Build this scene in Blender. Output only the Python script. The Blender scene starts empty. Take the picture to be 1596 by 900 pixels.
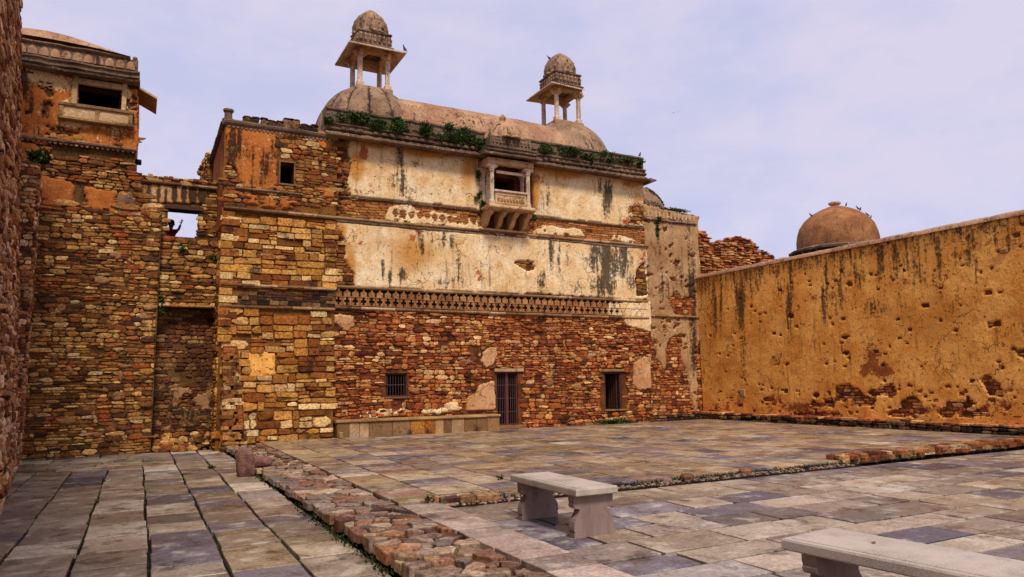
import bpy, math, random
import numpy as np
from mathutils import Matrix, Vector, noise as mnoise

# ---------------------------------------------------------------- camera, world, sun, exposure
S = bpy.context.scene
COL = S.collection
FPX, PITCH, ROLL, YAW = 1111.6, 0.13046, -0.01591, 0.48164   # solved from the photo's vanishing points
EYE = np.array([0.0, 0.0, 1.65])
FW = np.array([math.sin(YAW)*math.cos(PITCH), math.cos(YAW)*math.cos(PITCH), math.sin(PITCH)])
_r0 = np.array([math.cos(YAW), -math.sin(YAW), 0.0]); _u0 = np.cross(_r0, FW)
RT = math.cos(ROLL)*_r0 + math.sin(ROLL)*_u0
UP = -math.sin(ROLL)*_r0 + math.cos(ROLL)*_u0
cd = bpy.data.cameras.new('camera'); cam = bpy.data.objects.new('camera', cd); COL.objects.link(cam)
cd.sensor_width = 36.0; cd.lens = FPX/1596*36.0; cd.clip_start = 0.05; cd.clip_end = 3000
cam.matrix_world = Matrix(((RT[0], UP[0], -FW[0], EYE[0]), (RT[1], UP[1], -FW[1], EYE[1]), (RT[2], UP[2], -FW[2], EYE[2]), (0, 0, 0, 1)))
S.camera = cam
S.view_settings.view_transform = 'Standard'; S.view_settings.look = 'None'
S.view_settings.exposure = 0.6; S.view_settings.gamma = 1.0; S.view_settings.use_curve_mapping = False
SUN_EL, SUN_AZ = math.radians(55), math.radians(190)      # azimuth clockwise from +Y: behind the viewer
sl = bpy.data.lights.new('sun', 'SUN'); sl.energy = 2.2; sl.angle = math.radians(12); sl.color = (1.0, 0.93, 0.84)
so = bpy.data.objects.new('sun', sl); COL.objects.link(so)
_sd = Vector((math.sin(SUN_AZ)*math.cos(SUN_EL), math.cos(SUN_AZ)*math.cos(SUN_EL), math.sin(SUN_EL)))
so.rotation_euler = _sd.to_track_quat('Z', 'Y').to_euler(); so.location = (0, 0, 40)
W = bpy.data.worlds.new('World'); S.world = W; W.use_nodes = True
wt = W.node_tree; wt.nodes.clear()
def _wn(t, **k):
    n = wt.nodes.new(t)
    for a, b in k.items(): setattr(n, a, b)
    return n
wo = _wn('ShaderNodeOutputWorld'); bg = _wn('ShaderNodeBackground'); bg.inputs['Strength'].default_value = 0.12
sky = _wn('ShaderNodeTexSky', sky_type='NISHITA', sun_disc=False); sky.sun_elevation = SUN_EL; sky.sun_rotation = SUN_AZ
tc = _wn('ShaderNodeTexCoord'); mp = _wn('ShaderNodeMapping'); mp.inputs['Scale'].default_value = (1, 1, 2.2)
n1 = _wn('ShaderNodeTexNoise'); n1.inputs['Scale'].default_value = 4.2; n1.inputs['Detail'].default_value = 7; n1.inputs['Roughness'].default_value = 0.62
cr = _wn('ShaderNodeValToRGB'); cr.color_ramp.elements[0].position = 0.36; cr.color_ramp.elements[1].position = 0.62
cr.color_ramp.elements[0].color = (3.2, 3.25, 4.55, 1); cr.color_ramp.elements[1].color = (4.0, 3.7, 4.65, 1)
mx = _wn('ShaderNodeMix', data_type='RGBA'); mx.inputs[0].default_value = 0.93
wt.links.new(tc.outputs['Generated'], mp.inputs[0]); wt.links.new(mp.outputs[0], n1.inputs['Vector'])
wt.links.new(n1.outputs[0], cr.inputs[0]); wt.links.new(sky.outputs[0], mx.inputs[6]); wt.links.new(cr.outputs[0], mx.inputs[7])
wt.links.new(mx.outputs[2], bg.inputs[0]); wt.links.new(bg.outputs[0], wo.inputs[0])

# ---------------------------------------------------------------- geometry of the photograph
def ray(x, y): return (x-798)/FPX*RT - (y-450)/FPX*UP + FW
def proj(P):
    v = np.asarray(P, float) - EYE; d = v@FW
    return np.stack([798+FPX*(v@RT)/d, 450-FPX*(v@UP)/d], -1)
class Pl:                                   # a plane: origin O, axes U, V and outward normal N (U x V = N)
    def __init__(s, O, U, V, N): s.O, s.U, s.V, s.N = [np.array(a, float) for a in (O, U, V, N)]
    def px(s, x, y):
        d = ray(x, y); t = ((s.O-EYE)@s.N)/(d@s.N); P = EYE+d*t-s.O
        return float(P@s.U), float(P@s.V)
    def w(s, u, v, n=0.0):
        u, v, n = np.broadcast_arrays(np.asarray(u, float), np.asarray(v, float), np.asarray(n, float))
        return s.O + u[..., None]*s.U + v[..., None]*s.V + n[..., None]*s.N
def front(Y): return Pl((0, Y, 0), (1, 0, 0), (0, 0, 1), (0, -1, 0))     # faces the viewer; u = X, v = Z
def facingleft(X): return Pl((X, 0, 0), (0, -1, 0), (0, 0, 1), (-1, 0, 0))  # u = -Y
def facingright(X): return Pl((X, 0, 0), (0, 1, 0), (0, 0, 1), (1, 0, 0))   # u = Y
def flat(z): return Pl((0, 0, z), (1, 0, 0), (0, 1, 0), (0, 0, 1))
def at_depth(x, y, d): return EYE + ray(x, y)*d

def vnoise(x, y, seed=0):
    x = np.asarray(x, float); y = np.asarray(y, float)
    xi = np.floor(x).astype(np.int64); yi = np.floor(y).astype(np.int64); fx = x-xi; fy = y-yi
    def h(a, b):
        n = (a*374761393 + b*668265263 + seed*974711) & 0xffffffff
        n = ((n ^ (n >> 13))*1274126177) & 0xffffffff
        return ((n ^ (n >> 16)) & 0xffff)/65535.0
    fx = fx*fx*(3-2*fx); fy = fy*fy*(3-2*fy)
    return (h(xi, yi)*(1-fx)+h(xi+1, yi)*fx)*(1-fy)+(h(xi, yi+1)*(1-fx)+h(xi+1, yi+1)*fx)*fy
def fbm(x, y, seed=0, o=4):
    r = 0; a = .5; t = 0
    for i in range(o): r = r+a*vnoise(x*2**i, y*2**i, seed+i*7); t += a; a *= .55
    return r/t-0.5
def inpoly(px, py, poly):
    c = np.zeros(px.shape, bool); n = len(poly)
    for i in range(n):
        x0, y0 = poly[i]; x1, y1 = poly[(i+1) % n]
        if y0 == y1: continue
        k = ((y0 > py) != (y1 > py)) & (px < (x1-x0)*(py-y0)/(y1-y0)+x0)
        c ^= k
    return c

# ---------------------------------------------------------------- objects
def tag(o, label=None, cat=None, group=None, kind=None):
    if label: o['label'] = label
    if cat: o['category'] = cat
    if group: o['group'] = group
    if kind: o['kind'] = kind
    return o
def thing(name, label, cat, loc, group=None):
    o = bpy.data.objects.new(name, None); o.empty_display_size = .3; COL.objects.link(o); o.location = loc
    return tag(o, label, cat, group)
def adopt(o, parent, M=None):
    M = M if M is not None else Matrix.Identity(4)
    if parent is not None:
        o.parent = parent
        pw = Matrix.Identity(4); q = parent; chain = []
        while q is not None: chain.append(q.matrix_basis.copy()); q = q.parent
        for m in reversed(chain): pw = pw @ m
        o.matrix_basis = pw.inverted() @ M
    else: o.matrix_basis = M
def link(name, me, parent, M=None):
    o = bpy.data.objects.new(name, me); COL.objects.link(o); adopt(o, parent, M); return o
def mesh(name, V, F, mat, smooth=False):
    me = bpy.data.meshes.new(name); me.from_pydata([tuple(map(float, v)) for v in V], [], [tuple(int(i) for i in f) for f in F])
    me.materials.append(mat)
    if smooth: me.polygons.foreach_set('use_smooth', [True]*len(me.polygons))
    me.update(); return me
def mk(name, V, F, mat, parent=None, smooth=False, label=None, kind=None):
    """vertices in world space; the object's origin goes to the middle of its base"""
    V = np.asarray(V, float); c = np.array([(V[:, 0].min()+V[:, 0].max())/2, (V[:, 1].min()+V[:, 1].max())/2, V[:, 2].min()])
    o = link(name, mesh(name, V-c, F, mat, smooth), parent, Matrix.Translation(c.tolist()))
    return tag(o, label=label, kind=kind)
class Geo:
    def __init__(s): s.V = []; s.F = []
    def add(s, V, F):
        k = len(s.V); s.V.extend(np.asarray(V, float).tolist()); s.F.extend([[i+k for i in f] for f in F]); return s
    def box(s, a, b, ch=0.0):
        x0, x1 = sorted((a[0], b[0])); y0, y1 = sorted((a[1], b[1])); z0, z1 = sorted((a[2], b[2]))
        if ch <= 0:
            return s.add([(x0,y0,z0),(x1,y0,z0),(x1,y1,z0),(x0,y1,z0),(x0,y0,z1),(x1,y0,z1),(x1,y1,z1),(x0,y1,z1)],
                  [(0,3,2,1),(4,5,6,7),(0,1,5,4),(1,2,6,5),(2,3,7,6),(3,0,4,7)])
        c = ch; R = []
        for z, i in ((z0, c), (z0+c, 0), (z1-c, 0), (z1, c)):
            R.append([(x0+i+(c if not i else 0), y0+i, z), (x1-i-(c if not i else 0), y0+i, z), (x1-i, y0+i+(c if not i else 0), z), (x1-i, y1-i-(c if not i else 0), z),
                      (x1-i-(c if not i else 0), y1-i, z), (x0+i+(c if not i else 0), y1-i, z), (x0+i, y1-i-(c if not i else 0), z), (x0+i, y0+i+(c if not i else 0), z)])
        V = [p for r in R for p in r]; F = []
        for k in range(3):
            for i in range(8): F.append((k*8+i, k*8+(i+1) % 8, k*8+8+(i+1) % 8, k*8+8+i))
        F.append(tuple(range(7, -1, -1))); F.append(tuple(range(24, 32)))
        return s.add(V, F)
    def tube(s, a, b, r, n=8, r2=None):
        a = np.array(a, float); b = np.array(b, float); d = (b-a)/np.linalg.norm(b-a)
        t = np.cross(d, (0, 0, 1) if abs(d[2]) < .9 else (1, 0, 0)); t /= np.linalg.norm(t); q = np.cross(d, t); r2 = r if r2 is None else r2
        V = [a+r*(math.cos(k*2*math.pi/n)*t+math.sin(k*2*math.pi/n)*q) for k in range(n)]+[b+r2*(math.cos(k*2*math.pi/n)*t+math.sin(k*2*math.pi/n)*q) for k in range(n)]
        return s.add(V, [(k, (k+1) % n, n+(k+1) % n, n+k) for k in range(n)]+[tuple(range(n-1, -1, -1)), tuple(range(n, 2*n))])
    def lathe(s, c, prof, n=24, ribs=0, amp=0, twist=0, sq=0):
        """prof: (r, z) upward; ribs modulate the radius"""
        V = []; F = []; m = len(prof); zmax = prof[-1][1]; zmin = prof[0][1]
        for r, z in prof:
            for k in range(n):
                a = 2*math.pi*k/n
                rr = r
                if ribs: rr = r*(1-amp*(1-abs(math.sin(ribs*(a+twist*(z-zmin)/(zmax-zmin))/2))**.6))
                V.append((c[0]+rr*math.cos(a), c[1]+rr*math.sin(a), c[2]+z))
        for j in range(m-1):
            for k in range(n): F.append((j*n+k, j*n+(k+1) % n, (j+1)*n+(k+1) % n, (j+1)*n+k))
        F.append(tuple(range(n-1, -1, -1))); F.append(tuple((m-1)*n+k for k in range(n)))
        return s.add(V, F)
    def mk(s, name, mat, parent=None, smooth=False, label=None, kind=None): return mk(name, s.V, s.F, mat, parent, smooth, label, kind)

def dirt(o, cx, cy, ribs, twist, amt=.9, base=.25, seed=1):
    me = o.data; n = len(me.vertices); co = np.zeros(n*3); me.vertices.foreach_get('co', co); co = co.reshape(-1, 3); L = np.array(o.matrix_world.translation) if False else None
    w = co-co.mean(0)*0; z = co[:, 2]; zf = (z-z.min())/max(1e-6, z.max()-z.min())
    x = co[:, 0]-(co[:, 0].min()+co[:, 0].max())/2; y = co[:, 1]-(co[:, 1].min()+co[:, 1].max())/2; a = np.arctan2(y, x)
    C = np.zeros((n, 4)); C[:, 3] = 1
    g = (1-np.abs(np.sin(ribs*(a+twist*zf)/2))**.35)*amt if ribs else 0  # groove dirt, doubling as rib shade put into the colour
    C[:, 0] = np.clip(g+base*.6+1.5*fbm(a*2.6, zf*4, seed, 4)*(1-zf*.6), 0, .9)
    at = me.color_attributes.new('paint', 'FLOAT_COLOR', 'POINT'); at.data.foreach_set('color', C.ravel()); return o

# ---------------------------------------------------------------- materials
def srgb(h):
    h = h.lstrip('#'); c = [int(h[i:i+2], 16)/255 for i in (0, 2, 4)]
    return tuple(x/12.92 if x <= .04045 else ((x+.055)/1.055)**2.4 for x in c)+(1,)
class NT:
    def __init__(s, name):
        s.m = bpy.data.materials.new(name); s.m.use_nodes = True; s.t = s.m.node_tree; s.t.nodes.clear()
        s.out = s.n('ShaderNodeOutputMaterial'); s.b = s.n('ShaderNodeBsdfPrincipled'); s.l(s.b.outputs[0], s.out.inputs[0])
        s.pos = s.n('ShaderNodeNewGeometry').outputs['Position']
    def n(s, t, **k):
        n = s.t.nodes.new(t)
        for a, b in k.items(): setattr(n, a, b)
        return n
    def l(s, a, b): s.t.links.new(a, b)
    def put(s, sock, v):
        if hasattr(v, 'links'): s.l(v, sock)
        elif isinstance(v, tuple) and len(v) == 3 and sock.type == 'RGBA': sock.default_value = v+(1,)
        elif isinstance(v, tuple) and len(v) == 4 and sock.type == 'VECTOR': sock.default_value = v[:3]
        else: sock.default_value = v
    def vec(s, sc, off=(0, 0, 0)):
        m = s.n('ShaderNodeMapping'); s.l(s.pos, m.inputs[0]); m.inputs['Scale'].default_value = sc; m.inputs['Location'].default_value = off
        return m.outputs[0]
    def noise(s, scale, detail=4, rough=.55, vec=None, dist=0):
        n = s.n('ShaderNodeTexNoise'); n.inputs['Scale'].default_value = scale; n.inputs['Detail'].default_value = detail
        n.inputs['Roughness'].default_value = rough; n.inputs['Distortion'].default_value = dist; s.l(vec if vec is not None else s.pos, n.inputs['Vector'])
        return n.outputs[0]
    def vor(s, scale, feature='F1', vec=None):
        n = s.n('ShaderNodeTexVoronoi', feature=feature); n.inputs['Scale'].default_value = scale; s.l(vec if vec is not None else s.pos, n.inputs['Vector'])
        return n.outputs[0]
    def math(s, op, a, b=0.0, c=None, clamp=False):
        n = s.n('ShaderNodeMath', operation=op, use_clamp=clamp); s.put(n.inputs[0], a); s.put(n.inputs[1], b)
        if c is not None: s.put(n.inputs[2], c)
        return n.outputs[0]
    def ss(s, v, lo, hi):
        n = s.n('ShaderNodeMapRange', interpolation_type='SMOOTHSTEP'); s.put(n.inputs[0], v)
        n.inputs[1].default_value = lo; n.inputs[2].default_value = hi; return n.outputs[0]
    def mr(s, v, lo, hi, a, b):
        n = s.n('ShaderNodeMapRange'); s.put(n.inputs[0], v)
        for i, x in enumerate((lo, hi, a, b)): n.inputs[1+i].default_value = x
        return n.outputs[0]
    def mix(s, f, a, b, bt='MIX'):
        n = s.n('ShaderNodeMix', data_type='RGBA', blend_type=bt); s.put(n.inputs[0], f); s.put(n.inputs[6], a); s.put(n.inputs[7], b); return n.outputs[2]
    def ramp(s, f, cols, interp='CONSTANT'):
        r = s.n('ShaderNodeValToRGB'); r.color_ramp.interpolation = interp; e = r.color_ramp.elements
        for i, c in enumerate(cols):
            p = i/len(cols) if interp == 'CONSTANT' else i/max(1, len(cols)-1)
            if i < 2: e[i].position = p; q = e[i]
            else: q = e.new(p)
            q.color = c if isinstance(c, tuple) else srgb(c)
        s.l(f, r.inputs[0]); return r.outputs[0]
    def scale(s, col, f):
        n = s.n('ShaderNodeVectorMath', operation='SCALE'); s.put(n.inputs[0], col); s.put(n.inputs[3], f); return n.outputs[0]
    def attr(s, name='paint'):
        a = s.n('ShaderNodeAttribute', attribute_name=name); p = s.n('ShaderNodeSeparateColor'); s.l(a.outputs['Color'], p.inputs[0]); return p.outputs
    def rnd(s):
        g = s.n('ShaderNodeNewGeometry').outputs['Random Per Island']; o = s.n('ShaderNodeObjectInfo').outputs['Random']
        return s.math('FRACT', s.math('ADD', s.math('MULTIPLY', g, 5.37), s.math('MULTIPLY', o, 9.13)))
    def done(s, col, rough=.9, bump=None, bd=.02, spec=.25):
        s.put(s.b.inputs['Base Color'], col); s.put(s.b.inputs['Roughness'], rough); s.b.inputs['Specular IOR Level'].default_value = spec
        if bump is not None:
            b = s.n('ShaderNodeBump'); b.inputs['Strength'].default_value = 1.0; b.inputs['Distance'].default_value = bd; s.l(bump, b.inputs['Height']); s.l(b.outputs[0], s.b.inputs['Normal'])
        return s.m
DK = 1.0
def stone_mat(name, cols, wash=None, wsc=.45, wamt=.7, dark='#2a1a12', damt=.5, lum=1.0, rough=.92, bd=.02, spec=.2, grain=19, own=0, gc=1.0, warm=False):
    t = NT(name); r = t.rnd(); c = t.ramp(r, cols)
    r2 = t.math('FRACT', t.math('MULTIPLY', r, 37.7)); c = t.scale(c, t.mr(r2, 0, 1, (.6 if own else .72)*lum*DK, (1.3 if own else 1.2)*lum*DK))
    if wash: c = t.mix(t.math('MULTIPLY', t.ss(t.noise(wsc, 3), .48, .6), wamt), c, srgb(wash))
    pv = t.n('ShaderNodeVectorMath', operation='ADD'); t.l(t.pos, pv.inputs[0]); cx = t.n('ShaderNodeCombineXYZ')
    for i_, k_ in enumerate((31., 57., 83.)): t.l(t.math('MULTIPLY', r, k_), cx.inputs[i_])
    t.l(cx.outputs[0], pv.inputs[1]); pv = pv.outputs[0]
    m = t.noise(5, 5, .65, pv); c = t.mix(1.0, c, t.ramp(m, [(.55, .5, .45, 1), (1.15, 1.12, 1.08, 1)], 'LINEAR'), 'MULTIPLY')
    g = t.noise(grain, 6, .7, pv); c = t.mix(1.0, c, t.ramp(t.ss(g, .3, .7), [(1-.62*gc, 1-.65*gc, 1-.68*gc, 1), (1+.5*gc, 1+.48*gc, 1+.44*gc, 1)], 'LINEAR'), 'MULTIPLY')
    d = t.math('MULTIPLY', t.ss(t.noise(1.7, 6, .7), .54, .66), damt); c = t.mix(d, c, srgb(dark))
    if own:                                                # each slab's own blotches of black algae and pale wear
        q = t.noise(2.6, 7, .72, pv); c = t.mix(t.math('MULTIPLY', t.ss(q, .53, .68), own), c, srgb(dark)); c = t.mix(t.math('MULTIPLY', t.ss(q, .48, .34), own*.7), c, srgb('#dccdb2'))
        rough = t.mr(q, .35, .65, rough+.12, rough-.12)
    if warm: c = t.mix(1.0, c, (1.04, .96, .83, 1), 'MULTIPLY')
    h = t.math('ADD', t.math('MULTIPLY', m, .8), t.math('MULTIPLY', g, .6))
    return t.done(c, rough, h, bd, spec)
def plaster_mat(name, base, base2, ochre, bare, black='#1c1612', speck=.5, streak=.35, lum=1.0):
    t = NT(name); p = t.attr(); R, G, B = p[0], p[1], p[2]
    a = t.noise(1.1, 5, .6); c = t.ramp(t.ss(a, .35, .65), [srgb(base), srgb(base2)], 'LINEAR')
    fine = t.noise(14, 6, .7); c = t.mix(t.math('MULTIPLY', t.ss(t.noise(2.3, 6, .65), .5, .68), .5), c, srgb(ochre))
    c = t.mix(t.ss(t.math('ADD', G, t.math('MULTIPLY', t.math('SUBTRACT', fine, .5), .9)), .25, .8), c, srgb(ochre))
    c = t.mix(t.ss(t.math('ADD', B, t.math('ADD', t.math('MULTIPLY', t.math('SUBTRACT', fine, .5), 1.3), t.math('MULTIPLY', t.math('SUBTRACT', t.noise(3.5, 5, .7), .5), 2.2))), .38, .56), c, srgb(bare))
    st = t.noise(1, 6, .68, t.vec((7, 7, .7))); st2 = t.noise(9, 5, .75)
    bl = t.math('MULTIPLY', t.ss(st, .52, .7), streak)
    bl = t.math('MULTIPLY', bl, t.ss(t.noise(.6, 3), .42, .6))
    pr = t.math('ADD', t.math('MULTIPLY', R, 1.25), t.math('ADD', t.math('MULTIPLY', t.math('SUBTRACT', st, .5), 2.8), t.math('MULTIPLY', t.math('SUBTRACT', st2, .5), 2.4)))
    bl = t.math('MAXIMUM', bl, t.math('MULTIPLY', t.ss(pr, .38, 1.0), t.ss(R, .02, .3)))
    c = t.mix(t.math('MULTIPLY', bl, .88), c, srgb(black))
    sp = t.ss(t.noise(11, 3, .5), .66, .70); sp2 = t.ss(t.noise(26, 2, .5), .68, .73)
    c = t.mix(t.math('MULTIPLY', t.math('MAXIMUM', sp, sp2), speck), c, srgb('#5a3018'))
    c = t.mix(1.0, c, t.ramp(t.ss(fine, .25, .75), [(.74, .71, .67, 1), (1.14, 1.14, 1.14, 1)], 'LINEAR'), 'MULTIPLY')
    c = t.scale(c, lum*DK)
    wv = t.n('ShaderNodeVectorMath', operation='MULTIPLY_ADD'); nz = t.n('ShaderNodeTexNoise'); nz.inputs['Scale'].default_value = 3; nz.inputs['Detail'].default_value = 5; t.l(t.pos, nz.inputs['Vector'])
    t.l(nz.outputs['Color'], wv.inputs[0]); wv.inputs[1].default_value = (.7, .7, .7); t.l(t.pos, wv.inputs[2])
    ck = t.math('SUBTRACT', 1.0, t.ss(t.vor(1.3, 'DISTANCE_TO_EDGE', wv.outputs[0]), .0, .022)); ck = t.math('MULTIPLY', ck, t.ss(t.noise(.9, 4), .5, .6))
    c = t.mix(t.math('MULTIPLY', ck, .75), c, srgb('#4a2c1a'))
    big = t.ss(t.noise(5, 6, .72), .60, .66); c = t.mix(t.math('MULTIPLY', big, speck), c, srgb(bare))
    h = t.math('ADD', t.math('MULTIPLY', a, 1.2), t.math('SUBTRACT', t.math('MULTIPLY', fine, .7), t.math('ADD', t.math('MULTIPLY', sp, .8), t.math('MULTIPLY', ck, .5))))
    return t.done(c, .92, h, .035, .15)

RED = ['#a8602f', '#b06a38', '#8a4828', '#c48850', '#d4a46c', '#5c3020', '#c68e58', '#a8663a', '#e2be90', '#96522e', '#b87442', '#70402a', '#b07a4c', '#cc9864', '#9c5c40']
BROWN = ['#9c7240', '#80562e', '#b48a52', '#ceac72', '#6a4426', '#a0683a', '#bc965c', '#8c6034', '#dcc090', '#54382a', '#a87a46', '#96522c', '#c29a60']
YELL = ['#c8984e', '#dcb470', '#b07e3c', '#e6c890', '#8e5a2c', '#cc9c54', '#a46a34', '#ecd4a4', '#d4a45c', '#7c4a28']
M = {}
M['stone_red'] = stone_mat('red rubble stone', RED, '#9a5228', .4, .3, damt=.85, lum=1.08, warm=True)
M['stone_brown'] = stone_mat('brown rubble stone', BROWN, '#80502a', .35, .3, damt=.8, lum=1.12, warm=True)
M['stone_yellow'] = stone_mat('yellow dressed stone', YELL, '#b06a28', .5, .4, damt=.8, dark='#2a1a10', warm=True)
M['stone_left'] = stone_mat('near wall stone', ['#a87448', '#7c4c30', '#c89c70', '#8c5030', '#5a3424', '#b88454', '#d8b48c', '#96603c', '#c4a080', '#b08c6c'], '#8a5a38', .6, .3, damt=.5, lum=1.3)
M['stone_dark'] = stone_mat('dark weathered stone', ['#4c3424', '#6a4a30', '#3a2820', '#7c5a3c', '#55352a', '#8a6a4a', '#2e211b'], damt=.7)
M['brick'] = stone_mat('thin red brick', ['#b8783e', '#ac6e38', '#c08248', '#a26432', '#ba7e46', '#c89058'], '#a86c34', .8, .4, damt=.35, gc=.6)
M['coping'] = stone_mat('pale dressed coping stone', ['#b89468', '#a88458', '#c8a880', '#9c7850', '#8a6848'], '#7a5234', .8, .4, damt=.7, gc=.5)
M['flag'] = stone_mat('paving flagstone', ['#b4a290', '#9c8c7c', '#77707c', '#c4b29c', '#b09c80', '#a49488', '#d6c8b2', '#aa9a86', '#625e6c', '#bca68c', '#aca09a', '#e0d4c0', '#968878', '#b8a890', '#8c8490', '#ccbaa2', '#8a7c70'], '#8a7058', .5, .4, dark='#30221a', damt=.75, lum=.82, rough=.34, bd=.008, spec=.5, grain=26, own=.6, gc=.55)
M['flag_pink'] = stone_mat('pinkish border flagstone', ['#b09c90', '#c0aa9c', '#a08c80', '#c8b4a4', '#ac968a'], '#84685c', .5, .3, damt=.7, rough=.45, bd=.01, spec=.45, grain=26, own=.55, gc=.6)
M['flag_gold'] = stone_mat('golden platform flagstone', ['#b89c78', '#a08c78', '#77707c', '#c0a27a', '#b89c74', '#96888c', '#bca68c', '#a89480', '#645f6e', '#bc9e74', '#b4a08c', '#d2c0a4', '#9c8464', '#aa9478', '#8c8088', '#9c7e70'], '#a08260', .4, .35, damt=.75, lum=.82, rough=.34, bd=.008, spec=.5, grain=26, own=.55, gc=.55)
M['cobble'] = stone_mat('flat rubble paving stone', ['#a8927c', '#94796a', '#b89c82', '#8a7870', '#ac886c', '#9c6c54', '#c0a68c'], damt=.7, lum=.85, grain=22, own=.4, rough=.7, bd=.015, spec=.35)
M['cobble_red'] = stone_mat('red rubble paving stone', ['#94603e', '#a8734c', '#7a4e34', '#9a7a5c', '#b48658', '#845a42', '#a88a6c', '#b09070', '#9c7c68', '#5c302a'], damt=.7, lum=.85, grain=22, own=.4, rough=.7, bd=.02, spec=.35)
def mortar(name, a, b, c='#1e120c'):
    t = NT(name); n = t.noise(2.2, 6, .7); g = t.noise(22, 5, .7)
    col = t.mix(t.ss(n, .38, .62), srgb(a), srgb(b)); col = t.mix(t.math('MULTIPLY', t.ss(g, .5, .65), .6), col, srgb(c))
    return t.done(t.scale(col, DK), .95, t.math('ADD', n, t.math('MULTIPLY', g, .7)), .04, .1)
M['mortar_red'] = mortar('red earth mortar', '#54301c', '#7a4828')
M['mortar_brown'] = mortar('brown earth mortar', '#503820', '#74522e')
M['mortar_yellow'] = mortar('ochre earth mortar', '#8a5a28', '#5c3820')
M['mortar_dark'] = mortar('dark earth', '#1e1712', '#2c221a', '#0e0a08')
M['soil'] = mortar('damp soil', '#3a3026', '#54463a', '#191410')
M['plaster'] = plaster_mat('cream lime plaster', '#f2d9ae', '#e4bd84', '#c88a40', '#a85c34', lum=1.05, streak=.75, speck=.45)
M['plaster_orange'] = plaster_mat('orange plaster', '#cc7c3a', '#b4642c', '#8e4a22', '#e4bc88', speck=.5, streak=.9, lum=.95)
M['plaster_pink'] = plaster_mat('pinkish weathered plaster', '#c49c6e', '#a87e54', '#8c643e', '#74442c', speck=.85, streak=1.2)
M['plaster_ochre'] = plaster_mat('ochre weathered plaster', '#d69c4e', '#c48238', '#aa6626', '#804422', '#33261a', speck=.9, streak=.9, lum=1.5)  # the courtyard wall's missing sun is put into this colour's brightness
M['plaster_buff'] = plaster_mat('patch of buff plaster', '#d8a878', '#c08858', '#a86c3c', '#8a4a2c', speck=.4, streak=.15)
M['roof'] = plaster_mat('weathered roof plaster', '#bc9470', '#a07458', '#7c5844', '#54382c', '#241c1a', speck=.55, streak=1.3)
M['roof_dome'] = plaster_mat('greyish dome plaster', '#ac8a6c', '#866850', '#6c5240', '#4c3a30', '#1e1816', speck=.6, streak=1.6)
M['roof_red'] = plaster_mat('reddish dome plaster', '#a8744a', '#8a5a38', '#7c4426', '#4c281a', '#2c1c16', speck=.55, streak=.8)
M['mould'] = plaster_mat('dark weathered moulding', '#947860', '#6a5242', '#46342a', '#c0a890', '#17120f', speck=.7, streak=1.0, lum=.9)
M['pavil'] = plaster_mat('pale sandstone', '#dcc2a8', '#c4a286', '#94704f', '#7c5c48', '#2c221e', speck=.3, streak=.5, lum=1.0)
M['carved'] = plaster_mat('carved buff sandstone', '#d4b084', '#bc9468', '#98703f', '#7c5030', '#2c2018', speck=.5, streak=.3)
t = NT('bench stone'); g = t.noise(90, 5, .6); a = t.noise(3, 5, .6)
bs = t.ss(t.noise(2.2, 7, .75), .52, .66)
M['bench'] = t.done(t.mix(t.math('MULTIPLY', bs, .35), t.scale(t.mix(t.ss(g, .3, .7), t.mix(t.ss(a, .4, .62), srgb('#beac9c'), srgb('#a08e7e')), srgb('#ccbaa6')), .86), srgb('#6e6258')), .6, t.math('ADD', g, a), .003, .35)
t = NT('bench leg stone'); g = t.noise(60, 5, .6); a = t.noise(1, 5, .6, t.vec((9, 9, 1.5)))
bs = t.ss(t.noise(4, 7, .75), .5, .66)
M['bench_leg'] = t.done(t.mix(t.math('MULTIPLY', bs, .45), t.scale(t.mix(t.ss(a, .4, .65), srgb('#9c8074'), srgb('#8c7268')), .85), srgb('#4e423a')), .75, t.math('ADD', g, a), .006, .3)
def simple(name, col, rough=.8, spec=.3, metal=0, var=.3, sc=8):
    t = NT(name); n = t.noise(sc, 5, .6); c = t.scale(srgb(col), t.mr(n, .3, .7, 1-var, 1+var)); t.b.inputs['Metallic'].default_value = metal
    return t.done(c, rough, n, .004, spec)
M['iron'] = simple('rusty iron bar', '#4a3230', .6, .4)
M['iron_red'] = simple('red oxide painted iron', '#5c2a26', .6, .4)
M['wood'] = simple('dark old wood', '#4a2a1c', .75, .3, var=.45, sc=14)
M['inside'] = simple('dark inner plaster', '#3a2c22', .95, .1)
M['bird'] = simple('dark grey feathers', '#2c2a30', .7, .3)
M['skin'] = simple('brown skin', '#6e4630', .6, .3, var=.05)
M['hair'] = simple('black hair', '#14100e', .6, .4)
M['shirt'] = simple('dark red shirt', '#6a1c20', .85, .2, var=.15)
M['trouser'] = simple('dark trousers', '#20222c', .85, .2, var=.15)
def leaf_mat(name, cols):
    t = NT(name); r = t.rnd(); c = t.ramp(r, cols); c = t.scale(c, t.mr(t.noise(3, 3), .3, .7, .7, 1.25))
    return t.done(c, .8, None, 0, .08)
M['leaf'] = leaf_mat('green leaves', ['#30461f', '#263a1a', '#3e5628', '#1e3016', '#566a34', '#5a5a30', '#304a22'])
M['leaf_dry'] = leaf_mat('dry grass and moss', ['#5c5a2c', '#3e4420', '#6e6634', '#4c4a28', '#7c6c40'])
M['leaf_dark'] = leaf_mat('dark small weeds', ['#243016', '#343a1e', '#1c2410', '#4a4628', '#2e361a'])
M['twig'] = simple('brown twig', '#4a3424', .9, .1)

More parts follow.
